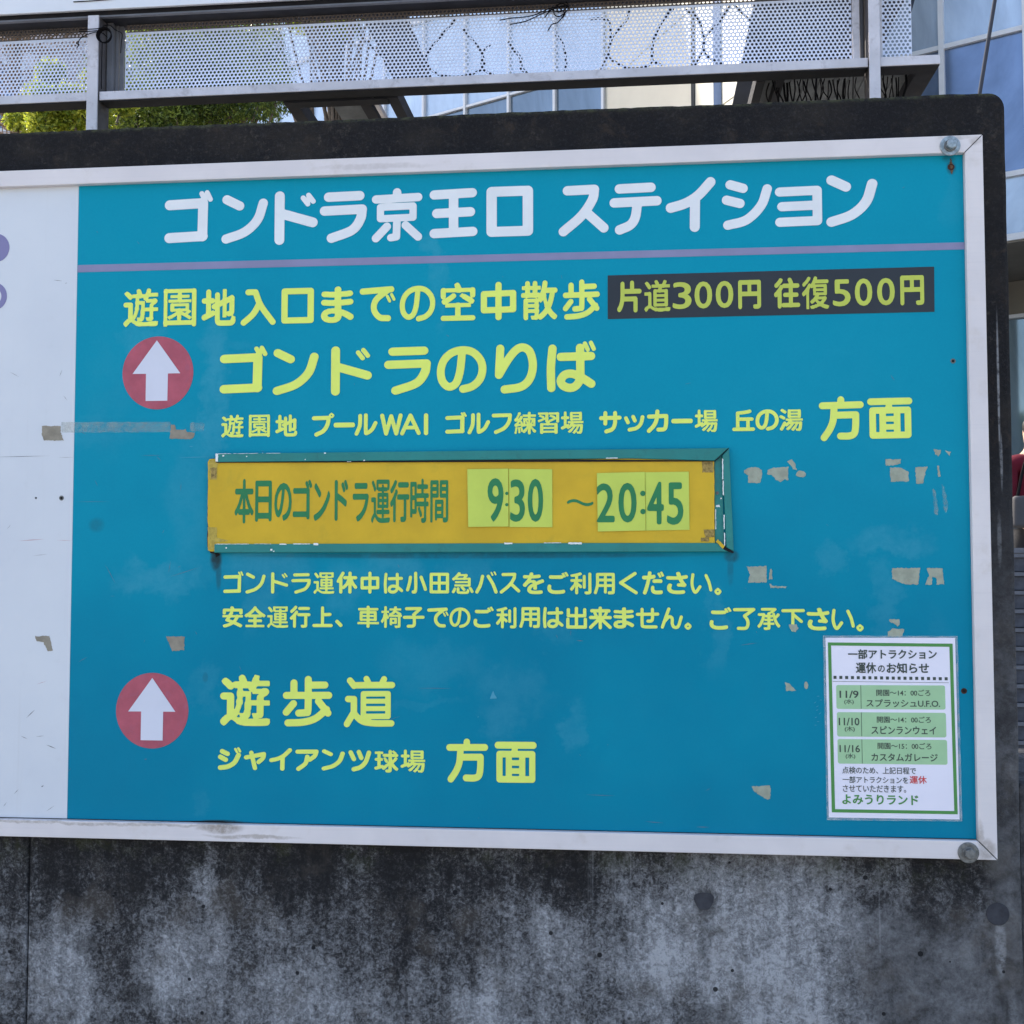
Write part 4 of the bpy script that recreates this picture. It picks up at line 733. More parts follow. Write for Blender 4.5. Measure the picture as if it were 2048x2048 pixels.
for a, b, c, d in ((15.9, -78.4, 191.9, -118.0), (16.2, -123.3, 192.2, -163.6), (16.4, -167.7, 193.0, -208.2)):
    rw = sheet(a, b, c, d, -.0008, 'schedule_row', M_PLIGHT, 3.2)
    MB().box(.0556, .0564, -.0010, -.0009, (d+.6)/1000, (b-.2)/1000).build('divider', M_INK, rw)
for tx, a, b, c, d, m, bo_ in PR: print_line(tx, a, b, c, d, m, nt, -.0012, bo_, 'printed_line')
mb = MB()
for k in range(20):
    x = 12.0+k*(191.6-12.0)/19; z = -63.2-1.6*k/19; mb.prism([(x/1000, z/1000), ((x+4.9)/1000, z/1000), ((x+4.9)/1000, (z-5.1)/1000), (x/1000, (z-5.1)/1000)], -.0009, -.0007)
mb.build('row_of_squares', M_INK, nt)
MB().prism([(.0103, -.0721), (.1981, -.0736), (.1981, -.0742), (.0103, -.0727)], -.0009, -.0007).build('thin_rule', M_INK, nt)

# ---------------------------------------------------------------- perforated fence on the wall
fence = thing('perforated_fence', 'white perforated metal fence with aluminium rails standing above the concrete wall', 'fence', (0, 0, 0))
def perforated(x0, x1, z0, z1, y, name, mat, a=.0084, r=.00298, th=.0012):
    rows = int((z1-z0)/(a*.866))+2; V, F = [], []
    ang12 = np.radians(np.arange(12)*30.0); R = np.array([a/math.sqrt(3) if k % 2 == 1 else a/2 for k in range(12)])
    ox, oz = R*np.cos(ang12), R*np.sin(ang12); hx, hz = r*np.cos(ang12), r*np.sin(ang12)
    for j in range(rows):
        cz = z0+j*a*.866; cx = x0+(a/2 if j % 2 else 0)
        while cx < x1+a:
            X = np.clip(cx+ox, x0, x1); Z = np.clip(cz+oz, z0, z1); b = len(V)
            if X.max()-X.min() > 1e-6 and Z.max()-Z.min() > 1e-6:
                if x0+r < cx < x1-r and z0+r < cz < z1-r:
                    V += [(X[k], y, Z[k]) for k in range(12)]+[(cx+hx[k], y, cz+hz[k]) for k in range(12)]+[(cx+hx[k], y+th, cz+hz[k]) for k in range(12)]
                    for k in range(12):
                        k2 = (k+1) % 12; F.append((b+k, b+k2, b+12+k2, b+12+k)); F.append((b+12+k, b+12+k2, b+24+k2, b+24+k))
                else:
                    V += [(X[k], y, Z[k]) for k in range(12)]; F.append(tuple(range(b, b+12)))
            cx += a
    return mesh(name, V, F, mat, fence)
PY = .342
perforated(-.60, -.150, 2.552, 2.6915, PY, 'perforated_panel', M_PERF)
perforated(-.0715, 1.4435, 2.552, 2.6975, PY, 'perforated_panel', M_PERF)
perforated(1.502, 1.5600, 2.552, 2.90, PY, 'perforated_panel', M_PERF)
perforated(-.60, -.150, 2.6922, 2.735, PY+.006, 'perforated_strip', M_PERFB)
perforated(-.0715, 1.4435, 2.6982, 2.735, PY+.006, 'perforated_strip', M_PERFB)
for x0, x1 in ((-3.2, -.1345), (-.1085, 1.4662), (1.4892, 1.6035)):
    MB().box(x0, x1, .300, .3415, 2.5355, 2.5540).build('bottom_rail', M_ALU, fence, bevel=.001)
    MB().box(x0+.001, x1-.001, .302, .3405, 2.5335, 2.5352).build('rail_underside_shade', M_DKRAIL, fence)  # thin dark sheet paints the shaded underside of the rail
for x0, x1 in ((-3.2, 1.62),):
    MB().box(x0, x1, .309, .372, 2.7175, 2.80).build('top_rail', M_DKRAIL, fence)
    MB().box(x0, x1, .300, .3085, 2.7140, 2.7175).build('drip_edge', M_ALU2, fence)
M_POST_SHADE = flat('shade_toned_post_side', (.075, .07, .075), .7, 0, .25, 30, .2, (.04, .035, .03), .5)  # dark tone puts the shaded side of the posts into the colour
for x0, x1, w_ in ((-.1335, -.1100, 0), (1.4674, 1.4885, 1), (-1.75, -1.727, 0)):
    p = MB().box(x0, x1, .294, .2985, 2.20, 2.7160 if not w_ else 3.2).build('post', M_ALU, fence, bevel=.0008)
    MB().box(x0+.001, x1-.0004, .2987, .350, 2.20, 2.7150 if not w_ else 3.2).build('post_side_shade', M_POST_SHADE, p)
# uprights either side of the posts that hold the panels
MB().box(-.1430, -.1345, .3305, .341, 2.5545, 2.700).build('panel_edge', M_ALU, fence)
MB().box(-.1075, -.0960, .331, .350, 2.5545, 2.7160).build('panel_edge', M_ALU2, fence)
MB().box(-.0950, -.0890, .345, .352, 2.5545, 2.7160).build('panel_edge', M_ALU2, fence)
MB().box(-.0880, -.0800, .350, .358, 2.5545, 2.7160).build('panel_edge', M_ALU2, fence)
MB().box(1.4440, 1.4570, .332, .340, 2.5545, 2.8).build('panel_edge', M_ALU, fence)
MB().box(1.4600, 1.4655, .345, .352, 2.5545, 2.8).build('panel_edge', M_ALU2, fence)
MB().box(1.4900, 1.5010, .332, .340, 2.5545, 2.8).build('panel_edge', M_ALU, fence)
# frame beams running back from the fence and the sheets on them
for x0, x1, z0, h in ((.276, .302, 2.530, .03), (.497, .520, 2.532, .03), (.462, .470, 2.534, .012), (.432, .455, 2.534, .025), (1.2545, 1.2720, 2.533, .03), (1.2960, 1.3110, 2.534, .03), (1.566, 1.6030, 2.5345, .035)):
    MB().box(x0, x1, .3425, 1.6, z0, z0+h).build('cross_beam', M_DKRAIL if x1-x0 > .009 else M_ALU, fence)
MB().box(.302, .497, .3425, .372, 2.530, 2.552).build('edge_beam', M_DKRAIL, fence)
MB().box(.360, .432, .406, 1.6, 2.556, 2.559).build('deck_sheet', M_DECK, fence)
MB().box(.3600, 1.2, 1.7, 1.71, 2.9, 2.95).build('back_rail', M_ALU2, fence)
for k in range(20):
    x = 1.2723+k*.01475; MB().box(x, x+.0142, .3425+.02, 1.6, 2.5560+.002*(k % 2), 2.5600+.002*(k % 2)).build('deck_slat', M_DECK, fence)
MB().box(1.2730, 1.600, .375, 1.15, 2.795, 2.800).build('roof_sheet', M_NAVY, fence)
MB().box(.555, .66, .375, 1.35, 2.760, 2.765).build('roof_sheet', M_NAVY, fence) if False else None
MB().box(.400, .500, .375, .95, 2.800, 2.805).build('roof_sheet', M_NAVY, fence)
MB().prism([(1.5605, 2.66), (1.5605, 2.80), (1.60, 2.80)], .345, .36).build('corner_gusset', M_NAVY, fence)

hoard = thing('hoarding', 'plain white sheet fixed along the top of the perforated fence at upper left', 'hoarding', (0, 0, 0))
MB().box(-3.2, 1.45, .2915, .2990, 2.7265, 3.6).build('white_sheet', M_HOARD, hoard, bevel=.001)
MB().tube([(x, .2905, z) for x, z in ((-.1640, 2.7451), (-.1229, 2.7452), (-.0735, 2.7466))], .0011).build('black_tie', M_CABLE, hoard)

# ---------------------------------------------------------------- cables
LOOPS = [[(.5175, 2.7225), (.4843, 2.6706), (.4806, 2.6352), (.4925, 2.611)], [(.4128, 2.7297), (.4369, 2.6848), (.4647, 2.6557), (.4845, 2.639)],
 [(.633, 2.7188), (.5785, 2.6583), (.5708, 2.6311), (.5943, 2.6025), (.6488, 2.5961), (.6914, 2.6138), (.6875, 2.6453), (.668, 2.6737), (.6486, 2.6983)],
 [(.7068, 2.664), (.6913, 2.6412), (.6914, 2.6099), (.7146, 2.5951)], [(.7454, 2.6661), (.7723, 2.6296), (.7723, 2.6062), (.7877, 2.5938)],
 [(1.002, 2.7265), (.9937, 2.6991), (.9652, 2.6645), (.9569, 2.6261), (.9731, 2.6115), (1.0026, 2.5969), (1.043, 2.6055), (1.05, 2.6494), (1.065, 2.6873), (1.092, 2.7219)],
 [(1.1174, 2.7165), (1.1426, 2.6945), (1.1542, 2.6554), (1.1553, 2.6223), (1.1737, 2.605), (1.1948, 2.5972)], [(1.2119, 2.7241), (1.1851, 2.6869), (1.1582, 2.6579), (1.15, 2.6253), (1.1364, 2.5985)],
 [(.9166, 2.7071), (.9464, 2.7071), (.9599, 2.6925), (.9597, 2.6509), (.9515, 2.618), (.9406, 2.595)], [(.8457, 2.6786), (.862, 2.6527), (.8674, 2.6191), (.8646, 2.5956)],
 [(.7497, 2.6553), (.7689, 2.632), (.7744, 2.6094), (.7867, 2.595)], [(1.2152, 2.7239), (1.2543, 2.6767), (1.2637, 2.6312), (1.2733, 2.6103), (1.2377, 2.5977)],
 [(1.0877, 2.7222), (1.0552, 2.67), (1.0468, 2.6167), (1.0668, 2.5993)], [(1.2903, 2.7201), (1.2701, 2.6719), (1.2637, 2.6271)]]
ls = thing('looped_cable', 'thin black cable hanging in loops behind the middle of the perforated fence', 'cable', (0, 0, 0))
for p in LOOPS: MB().tube(spline([(x, .400+rnd.uniform(-.003, .003), z) for x, z in p]), .0027, 5).build('cable_loop', M_CABLE, ls)
cc = thing('coiled_cable', 'small coil of black cable tied to the left fence post', 'cable', (0, 0, 0))
for k in range(4):
    q = [(-.0915+.0135*math.cos(a)*(1+.06*k), .288-.0025*k, 2.6661+.0140*math.sin(a)*(1+.05*k)) for a in np.arange(0, 6.28, .35)]
    MB().tube(q, .0013, 5, True).build('coil_turn', M_CABLE, cc)
for p in ([(-.1491, 2.6836), (-.1354, 2.6838), (-.115, 2.6839), (-.1048, 2.6848)], [(-.1519, 2.6503), (-.1487, 2.6618), (-.1386, 2.6697), (-.1148, 2.6769), (-.0995, 2.6745), (-.0874, 2.6639)], [(-.0985, 2.6546), (-.0990, 2.60), (-.0985, 2.5547)],
          [(-.1500, 2.6800), (-.1300, 2.6790), (-.1100, 2.6800)], [(-.1540, 2.645), (-.150, 2.652), (-.1555, 2.655), (-.149, 2.660)], [(-.0985, 2.689), (-.083, 2.690), (-.0707, 2.6798), (-.0560, 2.6706), (-.0566, 2.6525), (-.0579, 2.6292)]):
    MB().tube(spline([(x, .289, z) for x, z in p]), .0010, 5).build('cable_end', M_CABLE, cc)
bc = thing('cable_bundle', 'tangled black cable ends hanging from the top of the perforated fence', 'cable', (0, 0, 0))
for i, p in enumerate(([(.7351, 2.6797), (.7565, 2.6827), (.802, 2.6859), (.842, 2.7002), (.874, 2.7013)], [(.7565, 2.6704), (.7886, 2.6756), (.8234, 2.6902), (.8554, 2.7022)], [(.8274, 2.6819), (.842, 2.6975), (.874, 2.7067)],
          [(.846, 2.7027), (.8473, 2.689), (.8553, 2.6832), (.866, 2.6881), (.8766, 2.7011), (.8634, 2.71), (.85, 2.7052)], [(.834, 2.6544), (.842, 2.6676), (.8553, 2.6723), (.8713, 2.6933)], [(.84, 2.70), (.858, 2.694), (.875, 2.705), (.872, 2.715)], [(.852, 2.71), (.86, 2.70), (.869, 2.69), (.862, 2.68)])):
    MB().tube(spline([(x, .330+i*.0012, z) for x, z in p]), .0012, 5).build('cable_end', M_CABLE, bc)
sag = MB().tube(spline([(-.170, .35, 2.526), (-.1647, .35, 2.5176), (-.1526, .35, 2.5088), (-.125, .35, 2.5046)]), .0014, 5).build('sagging_cable', M_CABLE)
tag(sag, 'short black cable sagging below the fence rail beside the left post', 'cable')
hc = thing('hanging_cables', 'row of thin black cables hanging in the gap under the right end of the fence', 'cable', (0, 0, 0))
for k in range(44):
    x = 1.285+.27*(k/43)+rnd.uniform(-.004, .004); y = .385+rnd.uniform(-.01, .02); a = rnd.uniform(-.006, .006); b = rnd.uniform(-.008, .012)
    if 1.462 < x < 1.492: continue
    MB().tube(spline([(x, y, 2.553), (x+a, y, 2.530), (x+a*.2+b, y, 2.505), (x-a+b, y+.01, 2.47), (x+b, y+.01, 2.40)]), rnd.choice((.0012, .0016, .0012, .0024)), 5).build('cable', M_CABLE, hc)

# ---------------------------------------------------------------- guy rod beside the wall
rod = MB().tube([(2.5454+(2.5454-2.4797)*1.2, 3.04, 3.9746+.3889*1.2), (2.4797, 3.063, 3.5857), (2.4797-.0657*9.2, 3.10, 0)], .0085, 10).build('steel_stay', flat('dark_grey_steel', (.045, .05, .065), .8, 0, .1, 9, .1), None)
tag(rod, 'thin dark steel stay leaning up past the right end of the wall', 'stay rod')

# ---------------------------------------------------------------- glass building behind
def plain(name, col, rough, metal=0., spec=.5):
    t = NT(name); n = t.noise(.55, 6, .62, vec=t.mapv((1, 1, .5)), dist=.8); return t.done(t.mix(t.rng(n, .36, .66), tuple(c*.86 for c in col), tuple(min(1, c*1.4+.02) for c in col)), rough, metal, spec)  # mottled noise puts cloud reflections into the glass colour
G_DEEP = plain('deep_blue_glass', (.13, .185, .30), .12, .55, .7); G_SLATE = plain('slate_blue_glass', (.12, .165, .22), .10, .5, .8)
G_PALE = plain('pale_blue_glass', (.34, .42, .53), .25, .35, .6); G_SHOP = plain('shop_window_glass', (.16, .22, .26), .05, .5, .9)
M_MULL = flat('white_mullion', (.62, .64, .68), .5, .1, .05, 4, .4); M_SOFF = flat('brown_grey_soffit', (.17, .16, .14), .8, 0, .1, 2, .2); M_CREAM = flat('cream_cladding', (.60, .57, .48), .7, 0, .04, 1.5, .3)
M_CORE = flat('dark_interior', (.04, .045, .05), .9, 0, .1, 1, .2)
fd = Vector((.87841, -.47791, 0)); fn = Vector((-.47791, -.87841, 0)); FQ = Vector((6.1700, 16.2230, 0))
gb = thing('glass_building', 'building with a blue glass facade and white mullions beyond the fence', 'building', FQ, (0, 0, math.atan2(fd.y, fd.x)))
# local x runs along the facade, local -y faces the street
MB().box(-22, 9, .12, 7, 6.52, 19).box(-22, 9, 2.6, 7, 0, 6.5).build('building_core', M_CORE, gb)
cols = [-.4155, .80, 2.05, 3.3, 4.55, 5.8, 7.05]
c = -.4155
left = [-6.45-1.0575*k for k in range(14)]; mids = [-1.42, -2.43, -3.43, -4.44, -5.44]
xs_ = sorted(left+mids+cols)
zs_ = [6.50, 7.474, 9.653, 10.811, 12.9, 15.2, 19.0]
pane_me = {}
for i in range(len(xs_)-1):
    a, b = xs_[i], xs_[i+1]
    for j in range(len(zs_)-1):
        z0, z1 = zs_[j], zs_[j+1]
        if a < -6: m = (G_SLATE, G_DEEP, G_SLATE, G_PALE, G_PALE, G_SLATE)[j]
        else: m = (G_PALE, G_DEEP, G_PALE, G_PALE, G_DEEP, G_PALE)[j]
        key = (round(b-a, 3), j, m.name)
        if key not in pane_me:
            o = MB().box(.03, b-a-.03, 0, .02, z0+.03, z1-.03).build('pane', m, gb); pane_me[key] = o.data
        else: o = link(bpy.data.objects.new('pane', pane_me[key]), gb)
        o.location = (a, nr.uniform(0, .006), 0)
for x in xs_:
    wd_ = .040 if x > -6 else .024; MB().box(x-wd_, x+wd_, -.07, .035, 6.50, 19).build('mullion', M_MULL, gb)
for z, h in ((6.52, .05), (7.474, .04), (9.653, .036), (10.811, .022), (12.9, .05), (15.2, .05), (18.97, .1)): MB().box(-22, 9, -.055, .03, z-h, z+h).build('transom', M_MULL, gb)
MB().box(-22, 9, -.02, 2.6, 6.44, 6.468).build('soffit', M_SOFF, gb)
MB().box(-22, 9, 2.45, 2.59, 5.86, 6.43).build('shop_lintel', M_SOFF, gb)
for k in range(12):
    x = -9+k*1.42+.28
    MB().box(x+.05, x+1.37, 2.5, 2.52, .95, 5.80).build('shop_window', G_SHOP, gb)
    MB().box(x-.045, x+.045, 2.40, 2.53, .95, 5.86).build('shop_mullion', M_MULL, gb)
MB().box(-22, 9, 2.40, 2.53, 5.80, 5.86).build('shop_transom', M_MULL, gb)

# pale building at far left
lb = thing('pale_building', 'pale lavender grey building at the far left, seen only through the fence holes', 'building', (-14.2, 27.4, 0), (0, 0, .25))
M_LAV = flat('pale_lavender_render', (.50, .46, .50), .85, 0, .1, 1.2, .2)
MB().box(-16, 0, 0, 8, 0, 21).build('wall', M_LAV, lb)
for k in range(6):
    for j in range(5):
        f_ = MB().box(-14.8+k*2.5, -13.4+k*2.5, -.05, -.002, 3+j*3.4, 4.9+j*3.4).build('window', M_MULL, lb)
        MB().box(-14.72+k*2.5, -13.48+k*2.5, -.062, -.052, 3.08+j*3.4, 4.82+j*3.4).build('pane', G_DEEP, f_)

# cream block
cdv = Vector((.45, -.893, 0)).normalized()
cb = thing('cream_building', 'sunlit cream clad block standing in front of the glass facade', 'building', (.5017, 19.382, 0), (0, 0, math.atan2(cdv.y, cdv.x)))
MB().box(0, 5.9, 0, 1.5, 0, 17).build('block', M_CREAM, cb)
for k in range(9): MB().box(.0, 5.9, -.012, -.002, 1.0+k*1.9, 1.9+k*1.9+.95).build('cladding_band', M_CREAM, cb)
for x0, x1, m in ((3.27, 3.37, M_CORE), (3.95, 4.17, G_DEEP)): MB().box(x0, x1, -.03, -.013, 4, 16.5).build('window_strip', m, cb)
MB().box(5.901, 5.93, .1, 1.4, 3.5, 16.5).build('shade_painted_gable', M_NAVY, cb)  # navy sheet paints the shaded end of the cream block

# ---------------------------------------------------------------- block wall and person at the right edge
bw = thing('block_wall', 'low wall of dark split-face blocks with ledges painted pale as if lit at the right edge', 'wall', (0, 0, 0))
M_BLK = flat('dark_split_block', (.055, .062, .08), .9, 0, .25, 18, .2, bump=.4); M_LEDGE = flat('lit_ledge_paint', (.10, .11, .135), .8, 0, .15, 14, .2)  # ledges paler than the blocks: lit top edges put into the colour
MB().box(2.9, 7.4, 5.80, 5.95, 0, 1.625).build('block_core', M_DIRTLINE, bw)
ch_ = .118; blk = None; led = None
for r_ in range(14):
    z = 1.663-(r_+1)*ch_
    if z < 0: break
    for q in range(15):
        x = 2.9+q*.30+(.15 if r_ % 2 else 0)
        if blk is None: blk = MB().box(.003, .294, 0, .05, .0, ch_-.030).build('block', M_BLK, bw, bevel=.003); o = blk
        else: o = blk.copy(); link(o, bw)
        o.location = (x, 5.752+nr.uniform(-.003, .003), z)
    MB().box(2.9, 7.5, 5.735, 5.80, z+ch_-.028, z+ch_-.004).build('lit_ledge', M_LEDGE, bw)
MB().box(2.9, 7.5, 5.73, 5.96, 1.663, 1.695).build('coping', M_LEDGE, bw)

def skin(name, joints, bones, mat, parent=None, sub=2):
    me = bpy.data.meshes.new(name); me.from_pydata([j[0] for j in joints], bones, []); me.update()
    o = link(bpy.data.objects.new(name, me), parent); me.materials.append(mat)
    m = o.modifiers.new('skin', 'SKIN'); m.use_smooth_shade = True
    if not me.skin_vertices: me.attributes.new('x', 'FLOAT', 'POINT')
    return o, m
def skinned(name, joints, bones, mat, parent, root=0, sub=2):
    me = bpy.data.meshes.new(name); me.from_pydata([j[0] for j in joints], bones, []); me.update(); me.materials.append(mat)
    o = link(bpy.data.objects.new(name, me), parent)
    m = o.modifiers.new('skin', 'SKIN'); m.use_smooth_shade = True
    for sv_, j in zip(me.skin_vertices[0].data, joints):
        r = j[1]; sv_.radius = r if isinstance(r, tuple) else (r, r)
    me.skin_vertices[0].data[root].use_root = True
    s = o.modifiers.new('sub', 'SUBSURF'); s.levels = s.render_levels = sub
    return o
ps = thing('person', 'person in a dark red jacket with a shoulder bag, seen from behind', 'person', (4.06, 7.33, .945), (0, 0, .15))
M_SKIN = flat('skin', (.45, .29, .21), .6); M_JACK = flat('dark_red_jacket', (.10, .007, .018), .9, 0, .15, 9, .2); M_TROU = flat('black_trousers', (.012, .012, .016), .8); M_HAIR = flat('black_hair', (.01, .009, .009), .6); M_BAG = flat('grey_canvas_bag', (.06, .058, .062), .8); M_SHOE = flat('dark_shoes', (.02, .02, .02), .6)
skinned('body', [((0, 0, .93), (.08, .06)), ((0, 0, 1.12), (.09, .06)), ((0, .0, 1.32), (.15, .10)), ((0, 0, 1.46), (.09, .07)), ((0, .01, 1.55), .05), ((0, .02, 1.66), (.075, .09)), ((0, .02, 1.76), (.06, .075)),
                 ((.1, 0, .84), .06), ((.11, .02, .48), .055), ((.11, -.02, .08), .038), ((.115, .12, .035), .032), ((-.1, 0, .84), .06), ((-.11, .02, .48), .055), ((-.11, -.02, .08), .038), ((-.115, .12, .035), .032),
                 ((.19, 0, 1.43), .055), ((.25, -.02, 1.16), .042), ((.22, .12, .95), .032), ((.215, .16, .88), .028), ((-.19, 0, 1.43), .055), ((-.25, -.02, 1.16), .042), ((-.16, .22, 1.06), .032), ((-.10, .27, 1.10), .028)],
        [(0, 1), (1, 2), (2, 3), (3, 4), (4, 5), (5, 6), (0, 7), (7, 8), (8, 9), (9, 10), (0, 11), (11, 12), (12, 13), (13, 14), (3, 15), (15, 16), (16, 17), (17, 18), (3, 19), (19, 20), (20, 21), (21, 22)], M_SKIN, ps)
skinned('jacket', [((0, 0, .93), (.20, .14)), ((0, 0, 1.14), (.18, .13)), ((0, 0, 1.33), (.175, .125)), ((0, 0, 1.45), (.12, .095)), ((0, 0, 1.51), .07), ((.195, 0, 1.42), .085), ((.235, -.02, 1.16), .075), ((.20, .14, .99), .055), ((-.195, 0, 1.42), .085), ((-.235, -.02, 1.16), .075), ((-.17, .17, 1.02), .055)],
        [(0, 1), (1, 2), (2, 3), (3, 4), (3, 5), (5, 6), (6, 7), (3, 8), (8, 9), (9, 10)], M_JACK, ps)
skinned('trousers', [((0, 0, .99), (.17, .13)), ((.1, 0, .82), .13), ((.11, .02, .48), .10), ((.11, -.02, .10), .08), ((-.1, 0, .82), .13), ((-.11, .02, .48), .10), ((-.11, -.02, .10), .08)], [(0, 1), (1, 2), (2, 3), (0, 4), (4, 5), (5, 6)], M_TROU, ps)
skinned('hair', [((0, -.02, 1.63), (.075, .06)), ((0, 0, 1.72), (.092, .095)), ((0, .0, 1.79), (.06, .07))], [(0, 1), (1, 2)], M_HAIR, ps)
for s_ in (-1, 1): skinned('shoe', [((s_*.112, -.03, .04), .045), ((s_*.115, .06, .035), .042), ((s_*.118, .15, .03), .034)], [(0, 1), (1, 2)], M_SHOE, ps)
bgt = thing('shoulder_bag', 'grey canvas shoulder bag with a small dark clasp worn by the person in red', 'bag', (3.95, 7.09, 1.87), (0, 0, .15))
b1 = bmesh.new(); bmesh.ops.create_cube(b1, size=1); bmesh.ops.scale(b1, vec=(.32, .12, .24), verts=b1.verts)
for v in b1.verts:
    if v.co.z > 0: v.co.x *= .85; v.co.y *= .5
me = bpy.data.meshes.new('bag_body'); b1.to_mesh(me); b1.free(); me.materials.append(M_BAG); o = link(bpy.data.objects.new('bag_body', me), bgt); o.location = (0, 0, .12)
m = o.modifiers.new('b', 'BEVEL'); m.width = .04; m.segments = 4
MB().box(-.02, .02, -.066, -.058, .10, .13).build('clasp', M_DIRTLINE, bgt)
MB().tube(spline([(-.10, 0, .22), (-.02, .02, .5), (.12, .06, .78), (.2, .16, .82), (.16, .30, .6), (.10, .22, .25)]), .012, 6).build('strap', M_CABLE, bgt)

# ---------------------------------------------------------------- trees behind the fence
def leaf_mat(name, a, b):
    t = NT(name); n = t.noise(3.5, 3, .6); n2 = t.noise(37, 2, .6)
    col = t.mix(t.rng(t.math('ADD', t.math('MULTIPLY', n, .5), t.math('MULTIPLY', n2, .5)), .38, .62), a, b)
    tr = t.n('ShaderNodeBsdfTranslucent'); t.l(col, tr.inputs[0]); mx = t.n('ShaderNodeMixShader'); mx.inputs[0].default_value = .5
    t.l(col, t.b.inputs['Base Color']); t.b.inputs['Roughness'].default_value = .5
    t.l(t.b.outputs[0], mx.inputs[1]); t.l(tr.outputs[0], mx.inputs[2]); t.l(mx.outputs[0], t.t.nodes['Material Output'].inputs[0]); return t.m
M_BARK = flat('grey_brown_bark', (.12, .095, .075), .9, 0, .3, 22, .2, bump=.5)
L1 = leaf_mat('yellow_green_leaf', (.10, .16, .012), (.50, .52, .06)); L2 = leaf_mat('mid_green_leaf', (.028, .055, .010), (.22, .28, .035)); L3 = leaf_mat('grey_green_leaf', (.05, .09, .035), (.13, .18, .05))
def leaves(clumps, n, size, mat, parent, seed, slim=.42, droop=0.):
    r = np.random.RandomState(seed); w_ = np.array([c[3] for c in clumps])**2; w_ = w_/w_.sum()
    idx = r.choice(len(clumps), n, p=w_); cen = np.array([c[:3] for c in clumps])[idx]; rad = np.array([c[3] for c in clumps])[idx]
    d = r.normal(size=(n, 3)); d /= np.linalg.norm(d, axis=1)[:, None]; rr = rad*r.uniform(.25, 1.0, n)**.6
    p = cen+d*rr[:, None]*np.array([1, 1, .8])
    u = r.normal(size=(n, 3)); u[:, 2] -= droop; u /= np.linalg.norm(u, axis=1)[:, None]
    v = np.cross(u, r.normal(size=(n, 3))); v /= np.linalg.norm(v, axis=1)[:, None]
    s = (size*r.uniform(.6, 1.3, n))[:, None]
    q = np.stack([p-u*s*.5, p+v*s*slim*.5, p+u*s*.5, p-v*s*slim*.5], 1).reshape(-1, 3)
    me = bpy.data.meshes.new('crown'); me.from_pydata(q.tolist(), [], [(4*i, 4*i+1, 4*i+2, 4*i+3) for i in range(n)]); me.materials.append(mat)
    return link(bpy.data.objects.new('crown', me), parent)
def tree(name, label, base, top, crown_c, crown_r, n, size, mat, seed, nclump=26, trunk=.09, droop=0., slim=.42, extra=()):
    r = random.Random(seed); T = thing(name, label, 'tree', base)
    b = Vector(base); tb_ = Vector(top)-b
    mid = tb_*.5+Vector((r.uniform(-.1, .1), r.uniform(-.1, .1), 0)); tr_ = MB().tube(spline([(0, 0, 0), mid*.6, mid, tb_]), [trunk*(1-.65*i/24) for i in range(25)], 8)
    tr_.build('trunk', M_BARK, T, smooth=True)
    cl = []; cc_ = Vector(crown_c)-b
    for k in range(nclump):
        d = Vector((r.gauss(0, 1), r.gauss(0, 1), r.gauss(0, 1))).normalized()*r.uniform(.35, 1)
        c_ = cc_+Vector((d.x*crown_r[0], d.y*crown_r[1], d.z*crown_r[2])); cl.append((*c_, r.uniform(.2, .42)*min(crown_r)))
    for e in extra: cl.append((*(Vector(e[:3])-b), e[3]))
    br = MB()
    for c_ in cl:
        s0 = tb_*r.uniform(.6, .98); e = Vector(c_[:3]); br.tube(spline([s0, (s0+e)/2+Vector((r.uniform(-.1, .1), 0, r.uniform(0, .12))), e], 4), [trunk*.28*(1-.09*i) for i in range(9)], 5)
    br.build('limbs', M_BARK, T, smooth=True)
    leaves(cl, n, size, mat, T, seed, slim, droop); return T
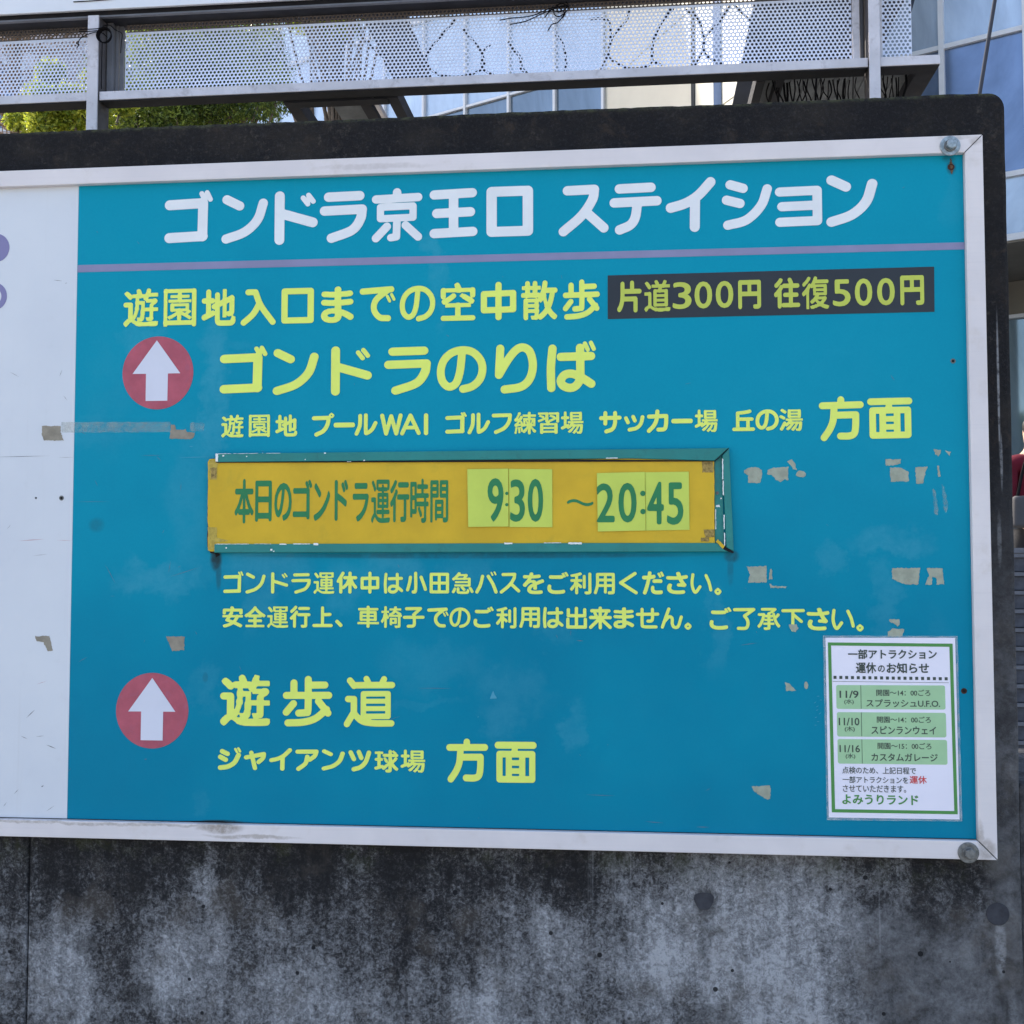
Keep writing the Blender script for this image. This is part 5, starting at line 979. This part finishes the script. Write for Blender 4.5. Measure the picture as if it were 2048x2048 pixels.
tree('shrub_tree', 'bright yellow-green leafy tree behind the left end of the fence', (-2.8, 5.6, 0), (-2.8, 5.6, 4.3), (-2.80, 5.5, 4.62), (.38, .45, .36), 21000, .040, L1, 3, 30)
tree('evergreen_tree', 'dark green tree behind the left fence post with feathery drooping tips', (-2.45, 6.6, 0), (-2.4, 6.9, 5.4), (-2.40, 6.7, 5.50), (.66, .75, .70), 70000, .044, L2, 5, 66, .08, .8, .28,
     extra=[(-3.0, 6.4, 4.98, .22), (-2.85, 6.3, 5.1, .25), (-2.7, 6.4, 4.95, .25), (-2.55, 6.2, 5.0, .28), (-2.4, 6.3, 4.95, .25), (-2.25, 6.2, 5.0, .26), (-2.1, 6.3, 5.0, .22), (-2.6, 6.1, 4.85, .2), (-2.3, 6.1, 4.85, .2), (-1.95, 6.3, 4.98, .20), (-1.72, 6.2, 4.95, .16), (-1.55, 6.1, 4.92, .13), (-1.40, 6.1, 4.98, .10), (-1.9, 6.3, 5.2, .2), (-1.60, 6.2, 5.15, .15)])
tree('sunlit_tree', 'yellow-green sunlit tree rising behind the perforated fence left of centre', (-2.2, 10.5, 0), (-2.2, 10.5, 7.4), (-2.35, 10.5, 8.4), (1.3, .9, 1.1), 26000, .07, L1, 9, 40, .10)
bt = thing('bare_tree', 'leafless tree with thin brown twigs at the far left behind the wall', 'tree', (-6.3, 11.0, 0))
tw = MB().tube(spline([(0, 0, 0), (.05, 0, 3), (-.05, .1, 5.5), (.05, 0, 8.6)]), [.11*(1-.7*i/24) for i in range(25)], 8); tw.build('trunk', M_BARK, bt)
tw = MB(); rb = random.Random(4)
for k in range(330):
    z = rb.uniform(4.2, 8.3); a = rb.uniform(0, 6.28); L = rb.uniform(.5, 1.5); e = Vector((math.cos(a)*L, math.sin(a)*L, z+rb.uniform(.3, 1.1))); m_ = Vector((math.cos(a)*L*.45, math.sin(a)*L*.45, z+.15))
    tw.tube(spline([(0, 0, z), m_, e], 4), [.016*(1-.09*i) for i in range(9)], 4)
tw.build('twigs', flat('brown_twig', (.20, .14, .10), .9), bt)
